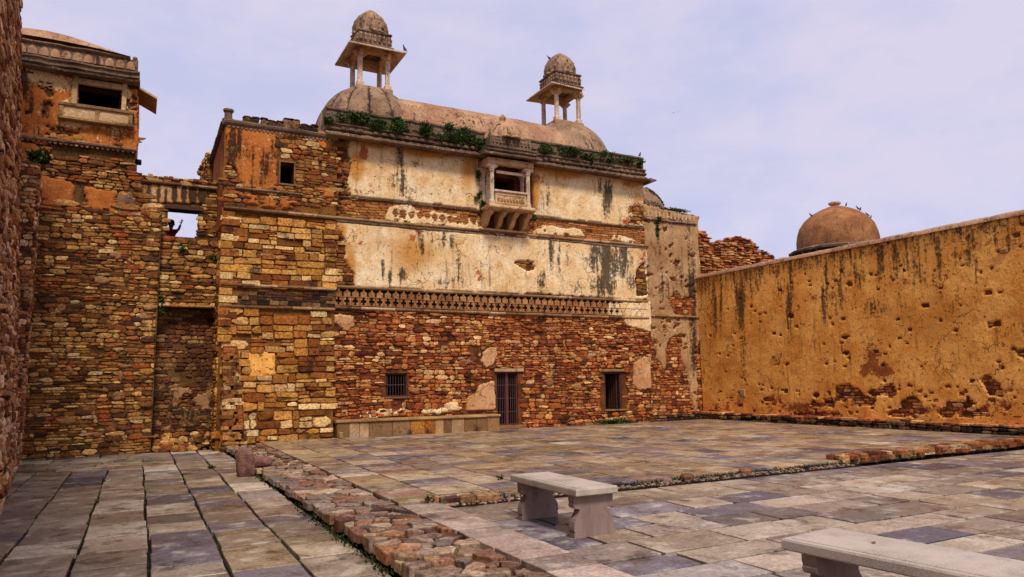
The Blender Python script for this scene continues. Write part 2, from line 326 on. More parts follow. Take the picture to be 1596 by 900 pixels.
# ---------------------------------------------------------------- stone library: unit pieces x,y in +-.5, z 0..1
rng = random.Random(7)
def make_unit(rg, n=9, sq=4.0, jit=.06, bev=.16, crown=.12, capj=.06):
    a0 = rg.uniform(0, 1); O = []
    for k in range(n):
        a = 2*math.pi*(k+a0)/n; ca, sa = math.cos(a), math.sin(a)
        r = (abs(ca)**sq+abs(sa)**sq)**(-1/sq)*.5*(1-rg.uniform(0, jit)*2)
        O.append((max(-.5, min(.5, r*ca)), max(-.5, min(.5, r*sa))))
    V = [(x, y, 0) for x, y in O]+[(x, y, 1-bev*1.6-rg.uniform(0, capj)) for x, y in O]+[(x*(1-bev), y*(1-bev), 1-rg.uniform(0, capj)) for x, y in O]+[(rg.uniform(-.1, .1), rg.uniform(-.1, .1), 1+crown*rg.uniform(0, 1))]
    F = []
    for k in range(n):
        j = (k+1) % n; F += [(k, j, n+j, n+k), (n+k, n+j, 2*n+j, 2*n+k), (2*n+k, 2*n+j, 3*n)]
    return np.array(V), F
def corners_unit(rg, j=.05, bev=.08, capj=.03):
    """squarish piece: four cut corners, edge mid-points"""
    O = []
    c = [(-.5, -.5), (.5, -.5), (.5, .5), (-.5, .5)]
    for i in range(4):
        x, y = c[i]; nx, ny = c[(i+1) % 4]; px_, py_ = c[i-1]; k = rg.uniform(.02, .1+j)
        O.append((x+(px_-x)*k, y+(py_-y)*k)); O.append((x+(nx-x)*k, y+(ny-y)*k))
        O.append(((x+nx)/2*(1-rg.uniform(0, j)), (y+ny)/2*(1-rg.uniform(0, j))))
    O = [(x+rg.uniform(-j, j)*.3, y+rg.uniform(-j, j)*.3) for x, y in O]; n = len(O)
    V = [(x, y, 0) for x, y in O]+[(x, y, 1-bev*1.5-rg.uniform(0, capj)) for x, y in O]+[(x*(1-bev), y*(1-bev), 1-rg.uniform(0, capj)) for x, y in O]+[(0, 0, 1)]
    F = []
    for k in range(n):
        q = (k+1) % n; F += [(k, q, n+q, n+k), (n+k, n+q, 2*n+q, 2*n+k), (2*n+k, 2*n+q, 3*n)]
    return np.array(V), F
def slab_unit(rg):
    O = []; c = [(-.5, -.5), (.5, -.5), (.5, .5), (-.5, .5)]
    for i in range(4):
        x, y = c[i]; nx, ny = c[(i+1) % 4]; k = rg.choice([.0, .01, .02, .06]) if rg.random() < .5 else .0
        O.append((x*(1-k), y*(1-k)))
        for f in (.33, .66):
            O.append(((x+(nx-x)*f)*(1-rg.uniform(0, .018)), (y+(ny-y)*f)*(1-rg.uniform(0, .018))))
    n = len(O); b = .018
    V = [(x, y, 0) for x, y in O]+[(x, y, .93) for x, y in O]+[(x*(1-b), y*(1-b), 1-rg.uniform(0, .015)) for x, y in O]
    F = []
    for k in range(n):
        q = (k+1) % n; F += [(k, q, n+q, n+k), (n+k, n+q, 2*n+q, 2*n+k)]
    F.append(tuple(range(2*n, 3*n))); return np.array(V), F
def ang_unit(rg):
    n = rg.choice([6, 7, 7, 8, 8]); A = sorted([(2*math.pi*(k+rg.uniform(-.32, .32)))/n for k in range(n)]); sq = rg.uniform(5, 11); O = []
    for a in A:
        ca, sa = math.cos(a), math.sin(a); r = (abs(ca)**sq+abs(sa)**sq)**(-1/sq)*.53*(1-rg.uniform(0, .14))
        O.append((max(-.5, min(.5, r*ca)), max(-.5, min(.5, r*sa))))
    b = rg.uniform(.05, .1); cx, cy = rg.uniform(-.2, .2), rg.uniform(-.15, .15)
    V = [(x, y, 0) for x, y in O]+[(x, y, .86-rg.uniform(0, .14)) for x, y in O]+[(x*(1-b), y*(1-b*1.6), 1-rg.uniform(0, .16)) for x, y in O]+[(cx, cy, 1+rg.uniform(-.04, .1))]
    F = []
    for k in range(n):
        j = (k+1) % n; F += [(k, j, n+j, n+k), (n+k, n+j, 2*n+j, 2*n+k), (2*n+k, 2*n+j, 3*n)]
    return np.array(V), F
LIB_R = [ang_unit(rng) for i in range(30)]
LIB_S = [corners_unit(rng, .07) for i in range(20)]
LIB_F = [slab_unit(rng) for i in range(14)]
_libmesh = {}
def libmesh(lib, i, mat, name):
    k = (id(lib), i, mat.name, name)
    if k not in _libmesh: _libmesh[k] = mesh(name, lib[i][0], lib[i][1], mat)
    return _libmesh[k]
def place(root, pl, items, lib, mat, name, maxobj=300, rest_kind='stuff', minpx=0):
    """items: (u, v, n, w, h, d, rot, tilt). Largest as objects that share meshes, the rest joined"""
    out = []
    for it in items:
        P = proj(pl.w(it[0], it[1], it[2])); Q = proj(np.array([pl.w(it[0]+it[3], it[1], it[2]), pl.w(it[0], it[1]+it[4], it[2])]))
        v = pl.w(it[0], it[1], it[2])-EYE; vis = v@FW > .5 and -30 < P[0] < 1626 and -30 < P[1] < 930
        e = Q-P; out.append((abs(e[0, 0]*e[1, 1]-e[0, 1]*e[1, 0]) if vis else 0, it))
    out.sort(key=lambda a: -a[0])
    big = out[:maxobj]; rest = out[maxobj:]
    while len(big) > 1 and big[-1][0] < minpx: rest.append(big.pop())
    rg = random.Random(len(items)); G = Geo()
    for k, (a, it) in enumerate(big+rest):
        u, v, n, w, h, d, rot, tilt = it; i = rg.randrange(len(lib)); o = pl.w(u, v, n)
        B = Matrix(((pl.U[0], pl.V[0], pl.N[0], o[0]), (pl.U[1], pl.V[1], pl.N[1], o[1]), (pl.U[2], pl.V[2], pl.N[2], o[2]), (0, 0, 0, 1)))
        B = B @ Matrix.Rotation(rot+(math.pi if rg.random() < .5 else 0), 4, 'Z') @ Matrix.Rotation(tilt, 4, 'X') @ Matrix.Rotation(tilt*rg.uniform(-1, 1), 4, 'Y') @ Matrix.Diagonal((w, h, d, 1))
        if k < len(big): link(name, libmesh(lib, i, mat, name), root, B)
        else:
            A = np.array(B); V = lib[i][0]@A[:3, :3].T+A[:3, 3]; G.add(V, lib[i][1])
    if G.V: G.mk(name, mat, root, kind=rest_kind)
def courses(pl, inc, exc, rh=(.1, .2), rw=(.2, .5), proud=(.03, .08), miss=.04, seed=1, gap=.009, band=(.28, .46), blk=(.6, 1.8), tilt=.06, rot=.03, nb=-.04, uvbox=None, sq=False):
    """coursed rubble: bands cut into blocks, blocks into courses of their own height, courses into stones"""
    rg = random.Random(seed); items = []
    P = np.array([pl.px(*p) for poly in inc for p in poly]) if uvbox is None else np.array(uvbox)
    u0, v0 = P.min(0); u1, v1 = P.max(0); v = v0-rg.uniform(0, .05)
    if uvbox is not None: v = v0
    while v < v1-.03:
        bh = rg.uniform(*band); u = u0-rg.uniform(0, .6)
        if uvbox is not None:
            bh = min(bh, v1-v); bh = v1-v if v1-v-bh < .06 else bh; u = u0
        while u < u1-.04:
            bw = rg.uniform(*blk)
            if uvbox is not None: bw = min(bw, u1-u); bw = u1-u if u1-u-bw < .12 else bw
            nr = max(1, round(bh/rg.uniform(*rh))); hs = [rg.uniform(.6, 1.4) for _ in range(nr)]; sh = sum(hs); vv = v
            for hh in hs:
                h = hh/sh*bh; x = u
                while x < u+bw-.03:
                    w = min(rg.uniform(*rw)*(1 if rg.random() < .8 else 1.5), u+bw-x)
                    if u+bw-(x+w) < rw[0]*.5: w = u+bw-x
                    parts = [(x+w/2, vv+h/2, w, h)]
                    if rg.random() < .13 and h > .1: k = rg.uniform(.35, .65); parts = [(x+w/2, vv+h*k/2, w, h*k), (x+w/2, vv+h*(1+k)/2, w, h*(1-k))]
                    for (cu, cv, ww, h2) in parts:
                        if rg.random() < miss: continue
                        cv2 = cv+.05*math.sin(cu*1.3+seed)*math.sin(cv*.9+seed*2)
                        items.append((cu, cv2, nb, max(.04, ww-gap), max(.03, h2-gap), rg.uniform(*proud)-nb, rg.gauss(0, rot), rg.gauss(0, tilt)))
                    x += w
                vv += h
            u += bw
        v += bh
    if uvbox is None or exc:
        W_ = np.array([pl.w(i[0], i[1], 0) for i in items]); Q = proj(W_)
        k = np.zeros(len(items), bool) if uvbox is None else np.ones(len(items), bool)
        if uvbox is None:
            for p in inc: k |= inpoly(Q[:, 0], Q[:, 1], p)
        for e in exc:
            k &= ~inpoly(Q[:, 0], Q[:, 1], e)
        items = [i for i, a in zip(items, k) if a]
    return items
def sheet(name, pl, inc, exc, mat, root, res=.05, thick=.04, rag=4, nb=-.01, seed=3, blobs=(), bump=.012, pits=0, label=None, fn=None, uvbox=None, kind=None, low=0):
    """plaster coat: a fine relief grid inside ragged outlines, its edges turned down to the wall"""
    P = np.array([pl.px(*p) for poly in inc for p in poly]) if uvbox is None else np.array(uvbox)
    u0, v0 = P.min(0)-.1; u1, v1 = P.max(0)+.1
    if uvbox is not None: u0, v0 = P.min(0); u1, v1 = P.max(0)
    nu = max(2, int(round((u1-u0)/res))); nv = max(2, int(round((v1-v0)/res)))
    us = np.linspace(u0, u1, nu+1); vs = np.linspace(v0, v1, nv+1)
    cu, cv = np.meshgrid((us[1:]+us[:-1])/2, (vs[1:]+vs[:-1])/2, indexing='ij')
    Q = proj(pl.w(cu, cv, 0)); qx = Q[..., 0]+rag*2*fbm(cu*2.2, cv*2.2, seed, 5); qy = Q[..., 1]+rag*2*fbm(cu*2.2+9, cv*2.2, seed+50, 5)
    if uvbox is None:
        mk_ = np.zeros(cu.shape, bool)
        for p in inc: mk_ |= inpoly(qx, qy, p)
    else: mk_ = np.ones(cu.shape, bool)
    for e in exc: mk_ &= ~inpoly(qx, qy, e)
    if pits:
        f = fbm(cu*4.0, cv*6.5, seed+99, 3); mk_ &= ~(f > pits)
    gu, gv = np.meshgrid(us, vs, indexing='ij')
    pad = np.zeros((nu+2, nv+2), int); pad[1:-1, 1:-1] = mk_
    cnt = pad[:-1, :-1]+pad[1:, :-1]+pad[:-1, 1:]+pad[1:, 1:]
    n = thick+bump*2*fbm(gu*1.2, gv*1.2, seed+5, 3)+bump*.8*fbm(gu*7, gv*7, seed+8, 2)
    if low: n = n+low*fbm(gu*.35, gv*.35, seed+17, 2)
    if fn is not None: n = n+fn(gu, gv)
    n = np.where(cnt < 4, nb, n)
    ju = res*.35*2*fbm(gu*31, gv*29, seed+3, 1); jv = res*.35*2*fbm(gu*27, gv*33, seed+4, 1)
    if uvbox is not None: e = np.zeros(gu.shape, bool); e[0] = e[-1] = True; e[:, 0] = e[:, -1] = True; ju = np.where(e, 0, ju); jv = np.where(e, 0, jv)
    Wd = pl.w(gu+ju, gv+jv, n); use = cnt > 0; idx = -np.ones(use.shape, int); idx[use] = np.arange(use.sum())
    V = Wd[use]; a, b = np.nonzero(mk_); F = np.stack([idx[a, b], idx[a+1, b], idx[a+1, b+1], idx[a, b+1]], 1)
    me = bpy.data.meshes.new(name); c = V.mean(0); me.vertices.add(len(V)); me.vertices.foreach_set('co', (V-c).ravel())
    me.loops.add(F.size); me.loops.foreach_set('vertex_index', F.ravel()); me.polygons.add(len(F))
    me.polygons.foreach_set('loop_start', np.arange(0, F.size, 4)); me.polygons.foreach_set('use_smooth', np.ones(len(F), bool)); me.update(calc_edges=True)
    me.materials.append(mat)
    if blobs:
        q = proj(pl.w(gu, gv, 0))[use]; C = np.zeros((len(V), 4)); C[:, 3] = 1
        for (bx, by, rx, ry, ch, st) in blobs:
            g = np.exp(-(((q[:, 0]-bx)/rx)**2+((q[:, 1]-by)/ry)**2)**1.3)*st; C[:, ch] = np.maximum(C[:, ch], g)
        at = me.color_attributes.new('paint', 'FLOAT_COLOR', 'POINT'); at.data.foreach_set('color', C.ravel())
    o = link(name, me, root, Matrix.Translation(c.tolist())); return tag(o, label=label, kind=kind)
def wall(name, pl, us, vs, solid, th, mat, root, label=None):
    """wall of thickness th behind plane pl; cells us x vs solid or open, reveals built at every opening"""
    G = Geo(); nu, nv = len(us)-1, len(vs)-1
    def s(i, j): return 0 <= i < nu and 0 <= j < nv and solid(i, j)
    q = lambda pts, fl=False: G.add([pl.w(*p) for p in pts], [(3, 2, 1, 0) if fl else (0, 1, 2, 3)])
    for i in range(nu):
        for j in range(nv):
            if not s(i, j): continue
            a, b, c, d = us[i], us[i+1], vs[j], vs[j+1]
            q([(a, c, 0), (b, c, 0), (b, d, 0), (a, d, 0)]); q([(a, c, -th), (b, c, -th), (b, d, -th), (a, d, -th)], True)
            if not s(i-1, j): q([(a, c, -th), (a, c, 0), (a, d, 0), (a, d, -th)])
            if not s(i+1, j): q([(b, c, 0), (b, c, -th), (b, d, -th), (b, d, 0)])
            if not s(i, j-1): q([(a, c, -th), (b, c, -th), (b, c, 0), (a, c, 0)])
            if not s(i, j+1): q([(a, d, 0), (b, d, 0), (b, d, -th), (a, d, -th)])
    return G.mk(name, mat, root, label=label)
def wall_rects(name, pl, u0, u1, v0, v1, opens, th, mat, root, label=None):
    us = sorted({u0, u1}|{o[0] for o in opens}|{o[1] for o in opens}); vs = sorted({v0, v1}|{o[2] for o in opens}|{o[3] for o in opens})
    def solid(i, j):
        a = (us[i]+us[i+1])/2; b = (vs[j]+vs[j+1])/2
        return not any(o[0] < a < o[1] and o[2] < b < o[3] for o in opens)
    return wall(name, pl, us, vs, solid, th, mat, root, label)
def mould(name, pl, a, b, prof, mat, root, piece=None, jit=.006, seed=1, label=None, gap=.012):
    """profile (n, dv) run from a to b (u, v); piece = length range of single blocks"""
    rg = random.Random(seed); L = math.hypot(b[0]-a[0], b[1]-a[1]); s = 0; G = Geo(); k = len(prof)
    cuts = [0]
    while cuts[-1] < L: cuts.append(min(L, cuts[-1]+(rg.uniform(*piece) if piece else .22)))
    if len(cuts) > 2 and cuts[-1]-cuts[-2] < .08: cuts.pop(-2)
    def ring(s, jn, jv):
        u = a[0]+(b[0]-a[0])*s/L; v = a[1]+(b[1]-a[1])*s/L
        return [pl.w(u, v+dv+jv, n+(jn if n > 0.001 else 0)) for n, dv in prof]
    if piece:
        for i in range(len(cuts)-1):
            jn, jv = rg.uniform(-jit, jit)*1.5, rg.uniform(-jit, jit); g = Geo()
            V = ring(cuts[i]+gap/2, jn, jv)+ring(cuts[i+1]-gap/2, jn+rg.uniform(-jit, jit), jv+rg.uniform(-jit, jit)*.5)
            g.add(V, [(j, k+j, k+(j+1) % k, (j+1) % k) for j in range(k)]+[tuple(range(k)), tuple(range(2*k-1, k-1, -1))])
            g.mk(name, mat, root)
        return
    V = []; F = []
    for c in cuts: V += ring(c, rg.uniform(-jit, jit), rg.uniform(-jit, jit))
    for i in range(len(cuts)-1): F += [(i*k+j, (i+1)*k+j, (i+1)*k+(j+1) % k, i*k+(j+1) % k) for j in range(k)]
    F += [tuple(range(k)), tuple(len(V)-1-j for j in range(k))]
    return mk(name, V, F, mat, root, label=label)
def rrect(cx, z0, z1, w0, w1): pass


# ================================================================ THE SETTING: ground and paving
ZL, ZP = -0.12, 0.08
def ground_sheet(name, x0, x1, y0, y1, z, mat):
    return tag(mk(name, [(x0, y0, z), (x1, y0, z), (x1, y1, z), (x0, y1, z)], [(0, 1, 2, 3)], mat), kind='structure')
GR = ground_sheet('ground', -300, 300, -300, 400, -.30, M['soil'])

def slabs(root, z, items, mat, name, maxobj=300, minpx=60):
    place(root, flat(z-.09), items, LIB_F, mat, name, maxobj, minpx=minpx)
rg = random.Random(11)
# left paving: long columns running away from the camera
lp = tag(Geo().box((-3.2, 1.5, -.29), (2.3, 22.4, ZL-.06)).mk('left_pavement', M['mortar_dark']), kind='structure')
cols = [-3.15, -2.5, -1.85, -1.17, -.5, .19, .88, 1.55, 2.2]; it = []
for i in range(len(cols)-1):
    y = 1.6+rg.uniform(0, .4); last = 18.6 if i < 5 else 22.3
    while y < last-.2:
        h = rg.uniform(.5, 1.15); h = min(h, last-y)
        if last-(y+h) < .25: h = last-y
        w = cols[i+1]-cols[i]; wob = .012*math.sin(y*1.7+i)
        it.append(((cols[i]+cols[i+1])/2+wob, y+h/2, rg.uniform(-.006, .006), w-rg.uniform(.022, .034), h-rg.uniform(.018, .038), .09, rg.gauss(0, .004), rg.gauss(0, .004))); y += h
y = 18.6
while y < 22.25:
    h = min(rg.uniform(.4, .75), 22.3-y); x = -3.15+rg.uniform(0, .3)
    if 22.3-(y+h) < .2: h = 22.3-y
    while x < .19:
        w = min(rg.uniform(.7, 1.7), .19-x)
        if .19-(x+w) < .3: w = .19-x
        it.append((x+w/2, y+h/2, rg.uniform(-.006, .006), w-.03, h-.02, .09, rg.gauss(0, .004), rg.gauss(0, .004))); x += w
    y += h
slabs(lp, ZL, it, M['flag'], 'flagstone')
# the raised platform in front of the palace
YS = 9.38
pf = tag(Geo().box((3.14, YS+.03, -.28), (20.4, 22.0, ZP-.05)).mk('platform', M['mortar_dark']), kind='structure')
it = []; x = 3.15; widths = []
while x < 20.3: w = rg.uniform(.62, .95); widths.append((x, min(20.4, x+w))); x += w
for (a, b) in widths:
    y = YS+rg.uniform(0, .02)
    while y < 21.8:
        h = min(rg.uniform(.4, .85), 21.87-y)
        if 21.87-(y+h) < .2: h = 21.87-y
        it.append(((a+b)/2, y+h/2, rg.uniform(-.004, .004), b-a-.024, h-.02, .09, rg.gauss(0, .004), rg.gauss(0, .003))); y += h
slabs(pf, ZP, it, M['flag_gold'], 'flagstone')
# front paving: rows across
fp = tag(Geo().box((2.6, .3, -.285), (20.5, YS+.02, -.055)).mk('front_pavement', M['mortar_dark']), kind='structure')
it = []; y = YS-.32; k = 0
while y > .4:
    h = rg.uniform(.45, .66); x = 3.72+rg.uniform(-.5, 0) if False else 3.72; x2 = x
    while x2 < 20.3:
        w = min(rg.uniform(.6, 1.25), 20.4-x2)
        if 20.4-(x2+w) < .4: w = 20.4-x2
        it.append((x2+w/2, y-h/2, rg.uniform(-.005, .005), w-rg.uniform(.024, .04), h-rg.uniform(.03, .048), .09, rg.gauss(0, .005), rg.gauss(0, .005))); x2 += w
    y -= h
slabs(fp, 0, it, M['flag'], 'flagstone')
it = []; y = YS+.9
while y > .6:
    h = rg.uniform(.35, .8); a = 3.16; 
    for (xa, xb) in ((3.14, 3.70),):
        it.append(((xa+xb)/2, y-h/2, rg.uniform(0, .006)+(.0 if y > YS else .02), xb-xa-.02, h-.02, .1, rg.gauss(0, .006), rg.gauss(0, .005)))
    y -= h
slabs(fp, .025, [i for i in it if i[1] < YS-.05], M['flag_pink'], 'border_slab')
# square drain hole in a border slab is a small dark inset frame
# ---- dirt strip, its dark colour standing in for step shade, and loose stones
Geo().box((3.75, YS-.34, -.2), (12.0, YS+.035, .022)).mk('shade_dirt_strip', M['mortar_dark'], fp)
gr_ = random.Random(5); items = [(gr_.uniform(3.8, 11.9), YS-gr_.uniform(.01, .33), .012, s, s*gr_.uniform(.6, 1), s*.5, gr_.uniform(0, 3), 0) for s in [gr_.uniform(.015, .06) for _ in range(900)]]
place(None, flat(0), items, LIB_R, M['cobble'], 'gravel', 0)
for o in S.objects:
    if o.name.startswith('gravel'): tag(o, kind='stuff', label='loose gravel and chips in the dirt strip along the platform step', cat='gravel')

# ---- crazy paving of the ruined divider wall, one prism per stone
def voronoi(pts, box, shrink):
    cells = []
    for i, p in enumerate(pts):
        poly = [(box[0], box[2]), (box[1], box[2]), (box[1], box[3]), (box[0], box[3])]
        for j, q in enumerate(pts):
            if i == j or (p[0]-q[0])**2+(p[1]-q[1])**2 > 2.0: continue
            nx, ny = q[0]-p[0], q[1]-p[1]; L = math.hypot(nx, ny)
            if L < 1e-6: continue
            nx /= L; ny /= L; d = (L/2)-shrink; out = []
            for k in range(len(poly)):
                a, b = poly[k], poly[(k+1) % len(poly)]
                da = (a[0]-p[0])*nx+(a[1]-p[1])*ny-d; db = (b[0]-p[0])*nx+(b[1]-p[1])*ny-d
                if da <= 0: out.append(a)
                if (da < 0 < db) or (db < 0 < da): t_ = da/(da-db); out.append((a[0]+(b[0]-a[0])*t_, a[1]+(b[1]-a[1])*t_))
            poly = out
            if len(poly) < 3: break
        if len(poly) >= 3: cells.append((p, poly))
    return cells
def prism(poly, z0, z1, rg, bev=.02, jit=.02):
    n = len(poly); cx = sum(p[0] for p in poly)/n; cy = sum(p[1] for p in poly)/n; tx, ty = rg.gauss(0, .04), rg.gauss(0, .04)
    zt = lambda x, y: z1+(x-cx)*tx+(y-cy)*ty
    P2 = []
    for k in range(n):                                    # an extra jittered point on each long side, cut corners
        a, b = poly[k], poly[(k+1) % n]; L = math.hypot(b[0]-a[0], b[1]-a[1])
        P2.append((a[0]*.95+b[0]*.05, a[1]*.95+b[1]*.05))
        if L > .12: P2.append(((a[0]+b[0])/2+rg.uniform(-jit, jit), (a[1]+b[1])/2+rg.uniform(-jit, jit)))
        if L > .09: P2.append((a[0]*.1+b[0]*.9+rg.uniform(-jit, jit)*.4, a[1]*.1+b[1]*.9))
    n = len(P2); V = [(x, y, z0) for x, y in P2]+[(x, y, zt(x, y)-bev*rg.uniform(.7, 1.4)) for x, y in P2]
    r = [max(.3, 1-bev/max(.03, math.hypot(x-cx, y-cy))) for x, y in P2]
    V += [(cx+(x-cx)*q, cy+(y-cy)*q, zt(x, y)+rg.uniform(-.004, .004)) for (x, y), q in zip(P2, r)]+[(cx, cy, zt(cx, cy)+rg.uniform(0, .01))]
    F = []
    for k in range(n):
        q = (k+1) % n; F += [(k, q, n+q, n+k), (n+k, n+q, 2*n+q, 2*n+k), (2*n+k, 2*n+q, 3*n)]
    return V, F
dv = thing('ruined_wall_footing', 'long low strip of flat rubble stones, the stump of a wall between the two pavings', 'wall footing', (2.6, 12.5, -.12))
Geo().box((2.28, 1.2, -.28), (3.13, 21.2, -.05)).mk('core', M['mortar_dark'], dv)
place(dv, facingleft(2.27), courses(facingleft(2.27), None, [], (.06, .1), (.12, .3), (.0, .05), .1, 22, uvbox=[(-21.1, -.13), (-2.0, -.05)]), LIB_R, M['stone_dark'], 'side_stone', 40)
rg = random.Random(21); pts = []
yy = 1.4
while yy < 21.2:
    st = .34 if 9.3 < yy < 12.5 else .2
    n_ = 3 if 9.3 < yy < 12.5 else 4 if yy < 15 else 5
    for k in range(n_): pts.append((2.2+(k+.5)*(.94/n_)+rg.uniform(-.13, .13), yy+rg.uniform(-.16, .16)))
    yy += st
for p, poly in voronoi(pts, (2.2, 3.14, 1.25, 21.3), .015):
    y = p[1]; red = y < 9.4 or y > 15.5
    base = .02
    zt = base+rg.uniform(-.012, .03)*(1.3 if red else .6)+(.03 if p[0] < 2.5 and y < 9 else 0)
    if p[0] > 2.95 and y > 9.4: zt = max(zt, .055+rg.uniform(0, .02))
    if poly and min(q[0] for q in poly) < 2.21:        # ragged outer edge
        e = rg.uniform(-.05, .04); poly = [(q[0]+e if q[0] < 2.21 else q[0], q[1]) for q in poly]
    V, F = prism(poly, -.06, zt, rg, .009 if red else .006)
    mk('rubble_stone', V, F, M['cobble_red'] if (red and rg.random() < .6) else M['cobble'], dv)
# ---- stone rows on the platform edge
def stone_row(label, x0, x1, y, z, w, h, n, mat, seed, name='stone_row'):
    r = thing(name, label, 'stone row', ((x0+x1)/2, y, z)); rg = random.Random(seed)
    x = x0; L = x1-x0; lens = [rg.uniform(.6, 1.4) for _ in range(n)]; s = sum(lens)
    for l in lens:
        l = l/s*L
        for k in range(2 if h > .12 else 1):
            hh = h/(2 if h > .12 else 1); zz = z+k*hh
            for q in range(2):
                i = rg.randrange(24); ww = w/2
                B = Matrix.Translation((x+l/2+rg.uniform(-.03, .03), y+(q-.5)*ww+rg.uniform(-.03, .03), zz-.02)) @ Matrix.Rotation(rg.gauss(0, .12), 4, 'Z') @ Matrix.Rotation(rg.gauss(0, .06), 4, 'X') @ Matrix.Diagonal((l*1.02*rg.uniform(.85, 1.05), ww*1.05, hh*rg.uniform(.9, 1.25)+.02, 1))
                link('stone', libmesh(LIB_R, i, mat, 'stone'), r, B)
        x += l
    return r
M['row'] = stone_mat('dark red loose rubble', RED, '#6a3c24', 1.5, .5, damt=.9, lum=.72)
stone_row('row of reddish rubble stones laid along the platform edge towards the right wall', 11.85, 20.2, YS+.14, ZP-.03, .42, .13, 30, M['row'], 3)
stone_row('short heap of four rough stones at the platform corner behind the small bench', 3.65, 4.6, YS-.08, -.01, .3, .13, 3, M['cobble_red'], 4, 'loose_stone_row')
for (px_, py_, s, lb) in ((1010, 748, .13, 'small pale loose stone in the dirt strip below the step, nearest the bench'), (1045, 746, .2, 'flat orange loose stone in the dirt strip below the platform step'), (1160, 741, .2, 'brown loose stone in the dirt strip, farthest right of the loose ones')):
    p = flat(0).px(px_, py_); p = (p[0], min(p[1], YS-.08)); rg = random.Random(px_)
    V, F = make_unit(rg, 10, 3, .1, .2); o = mk('loose_stone', V*[s*1.3, s, s*.55]+[p[0], p[1], .01], F, M['cobble_red'] if s > .15 else M['cobble']); tag(o, lb, 'stone')
# boulder
def rock(name, c, s, seed, mat, parent=None, tilt=0, amp=.28):
    import bmesh
    bm = bmesh.new(); bmesh.ops.create_icosphere(bm, subdivisions=4, radius=1)
    for v in bm.verts:
        p = v.co.copy(); n = mnoise.noise(p*1.1+Vector((seed, 0, 0)))*amp+mnoise.noise(p*3+Vector((0, seed, 0)))*amp*.3+mnoise.noise(p*9)*.03
        q = p*(1+n); m = max(abs(q.x), abs(q.y), abs(q.z)); q = q.lerp(q/m, .35)
        v.co = Vector((q.x*s[0]+q.z*tilt, q.y*s[1], q.z*s[2]))
    V = [np.array(v.co)+np.array(c) for v in bm.verts]; F = [[v.index for v in f.verts] for f in bm.faces]; bm.free()
    return mk(name, V, F, mat, parent, smooth=True)
t = NT('rough red boulder'); g = t.noise(40, 6, .7); a = t.noise(6, 6, .7)
M['boulder'] = t.done(t.scale(t.mix(t.ss(t.math('ADD', a, g), .8, 1.2), srgb('#6a4038'), srgb('#a8786a')), .8), .9, t.math('ADD', a, g), .03, .2)
tag(rock('boulder', (1.97, 15.3, ZL+.25), (.175, .18, .31), 3.3, M['boulder'], tilt=-.02), 'upright reddish boulder standing at the head of the rubble strip', 'boulder')
tag(rock('boulder', (2.3, 15.55, .13), (.2, .2, .1), 8.3, M['boulder']), 'low reddish block lying just right of the upright boulder', 'boulder')

# ================================================================ STONE BENCHES
def bench(x0, x1, y0, y1, ztop, label, rot=0.0):
    r = thing('stone_bench', label, 'bench', ((x0+x1)/2, (y0+y1)/2, 0), 'stone benches in the courtyard')
    th = .085
    g = Geo(); c = .014
    # seat slab: rounded lower body, groove, raised top panel
    loops = [(0.012, ztop-th), (0, ztop-th+.012), (0, ztop-.02), (.008, ztop-.006), (.035, ztop-.004), (.040, ztop-.010), (.046, ztop-.010), (.052, ztop)]
    V = []
    for i, z in loops: V += [(x0+i, y0+i, z), (x1-i, y0+i, z), (x1-i, y1-i, z), (x0+i, y1-i, z)]
    F = [(k*4+j, k*4+(j+1) % 4, k*4+4+(j+1) % 4, k*4+4+j) for k in range(len(loops)-1) for j in range(4)]+[(3, 2, 1, 0), tuple(len(V)-4+j for j in range(4))]
    g.add(V, F).mk('seat', M['bench'], r)
    cx = (x0+x1)/2; W = (x1-x0)
    # leg outline seen along the bench: block, scroll, waist, flared foot
    h = ztop-th
    half = [(.47, h), (.47, h-.055), (.455, h-.075), (.47, h-.09), (.465, h-.115), (.43, h-.132), (.35, h-.137), (.325, h-.15), (.355, h-.19), (.40, h-.225), (.43, h-.24), (.46, h-.275), (.475, .11), (.475, .075), (.455, .07), (.455, .055), (.47, .05), (.47, 0)]
    for yc in (y0+.13, y1-.2):
        t_ = .055; prof = [(cx+W*a, z) for a, z in half]+[(cx-W*a, z) for a, z in reversed(half)]; n = len(prof)
        V = [(x, yc-t_, z) for x, z in prof]+[(x, yc+t_, z) for x, z in prof]
        V2 = [(cx+(x-cx)*.97, yc-t_-.006, z) for x, z in prof]
        F = [(k, n+k, n+(k+1) % n, (k+1) % n) for k in range(n)]
        # caps as strips between the mirrored halves
        m = len(half)
        for off, fl in ((0, 0), (n, 1)):
            for k in range(m-1):
                q = (off+k, off+k+1, off+n-2-k, off+n-1-k); F.append(q if fl else q[::-1])
        mk('leg', V, F, M['bench_leg'], r)
    r.rotation_euler.z = rot
    return r
bench(4.15, 4.69, 6.56, 8.06, .52, 'small buff stone bench with carved legs, wholly in view at the centre of the paving')
bench(4.20, 4.82, 2.375, 3.845, .52, 'nearer stone bench cut off by the bottom right corner of the picture', .1)

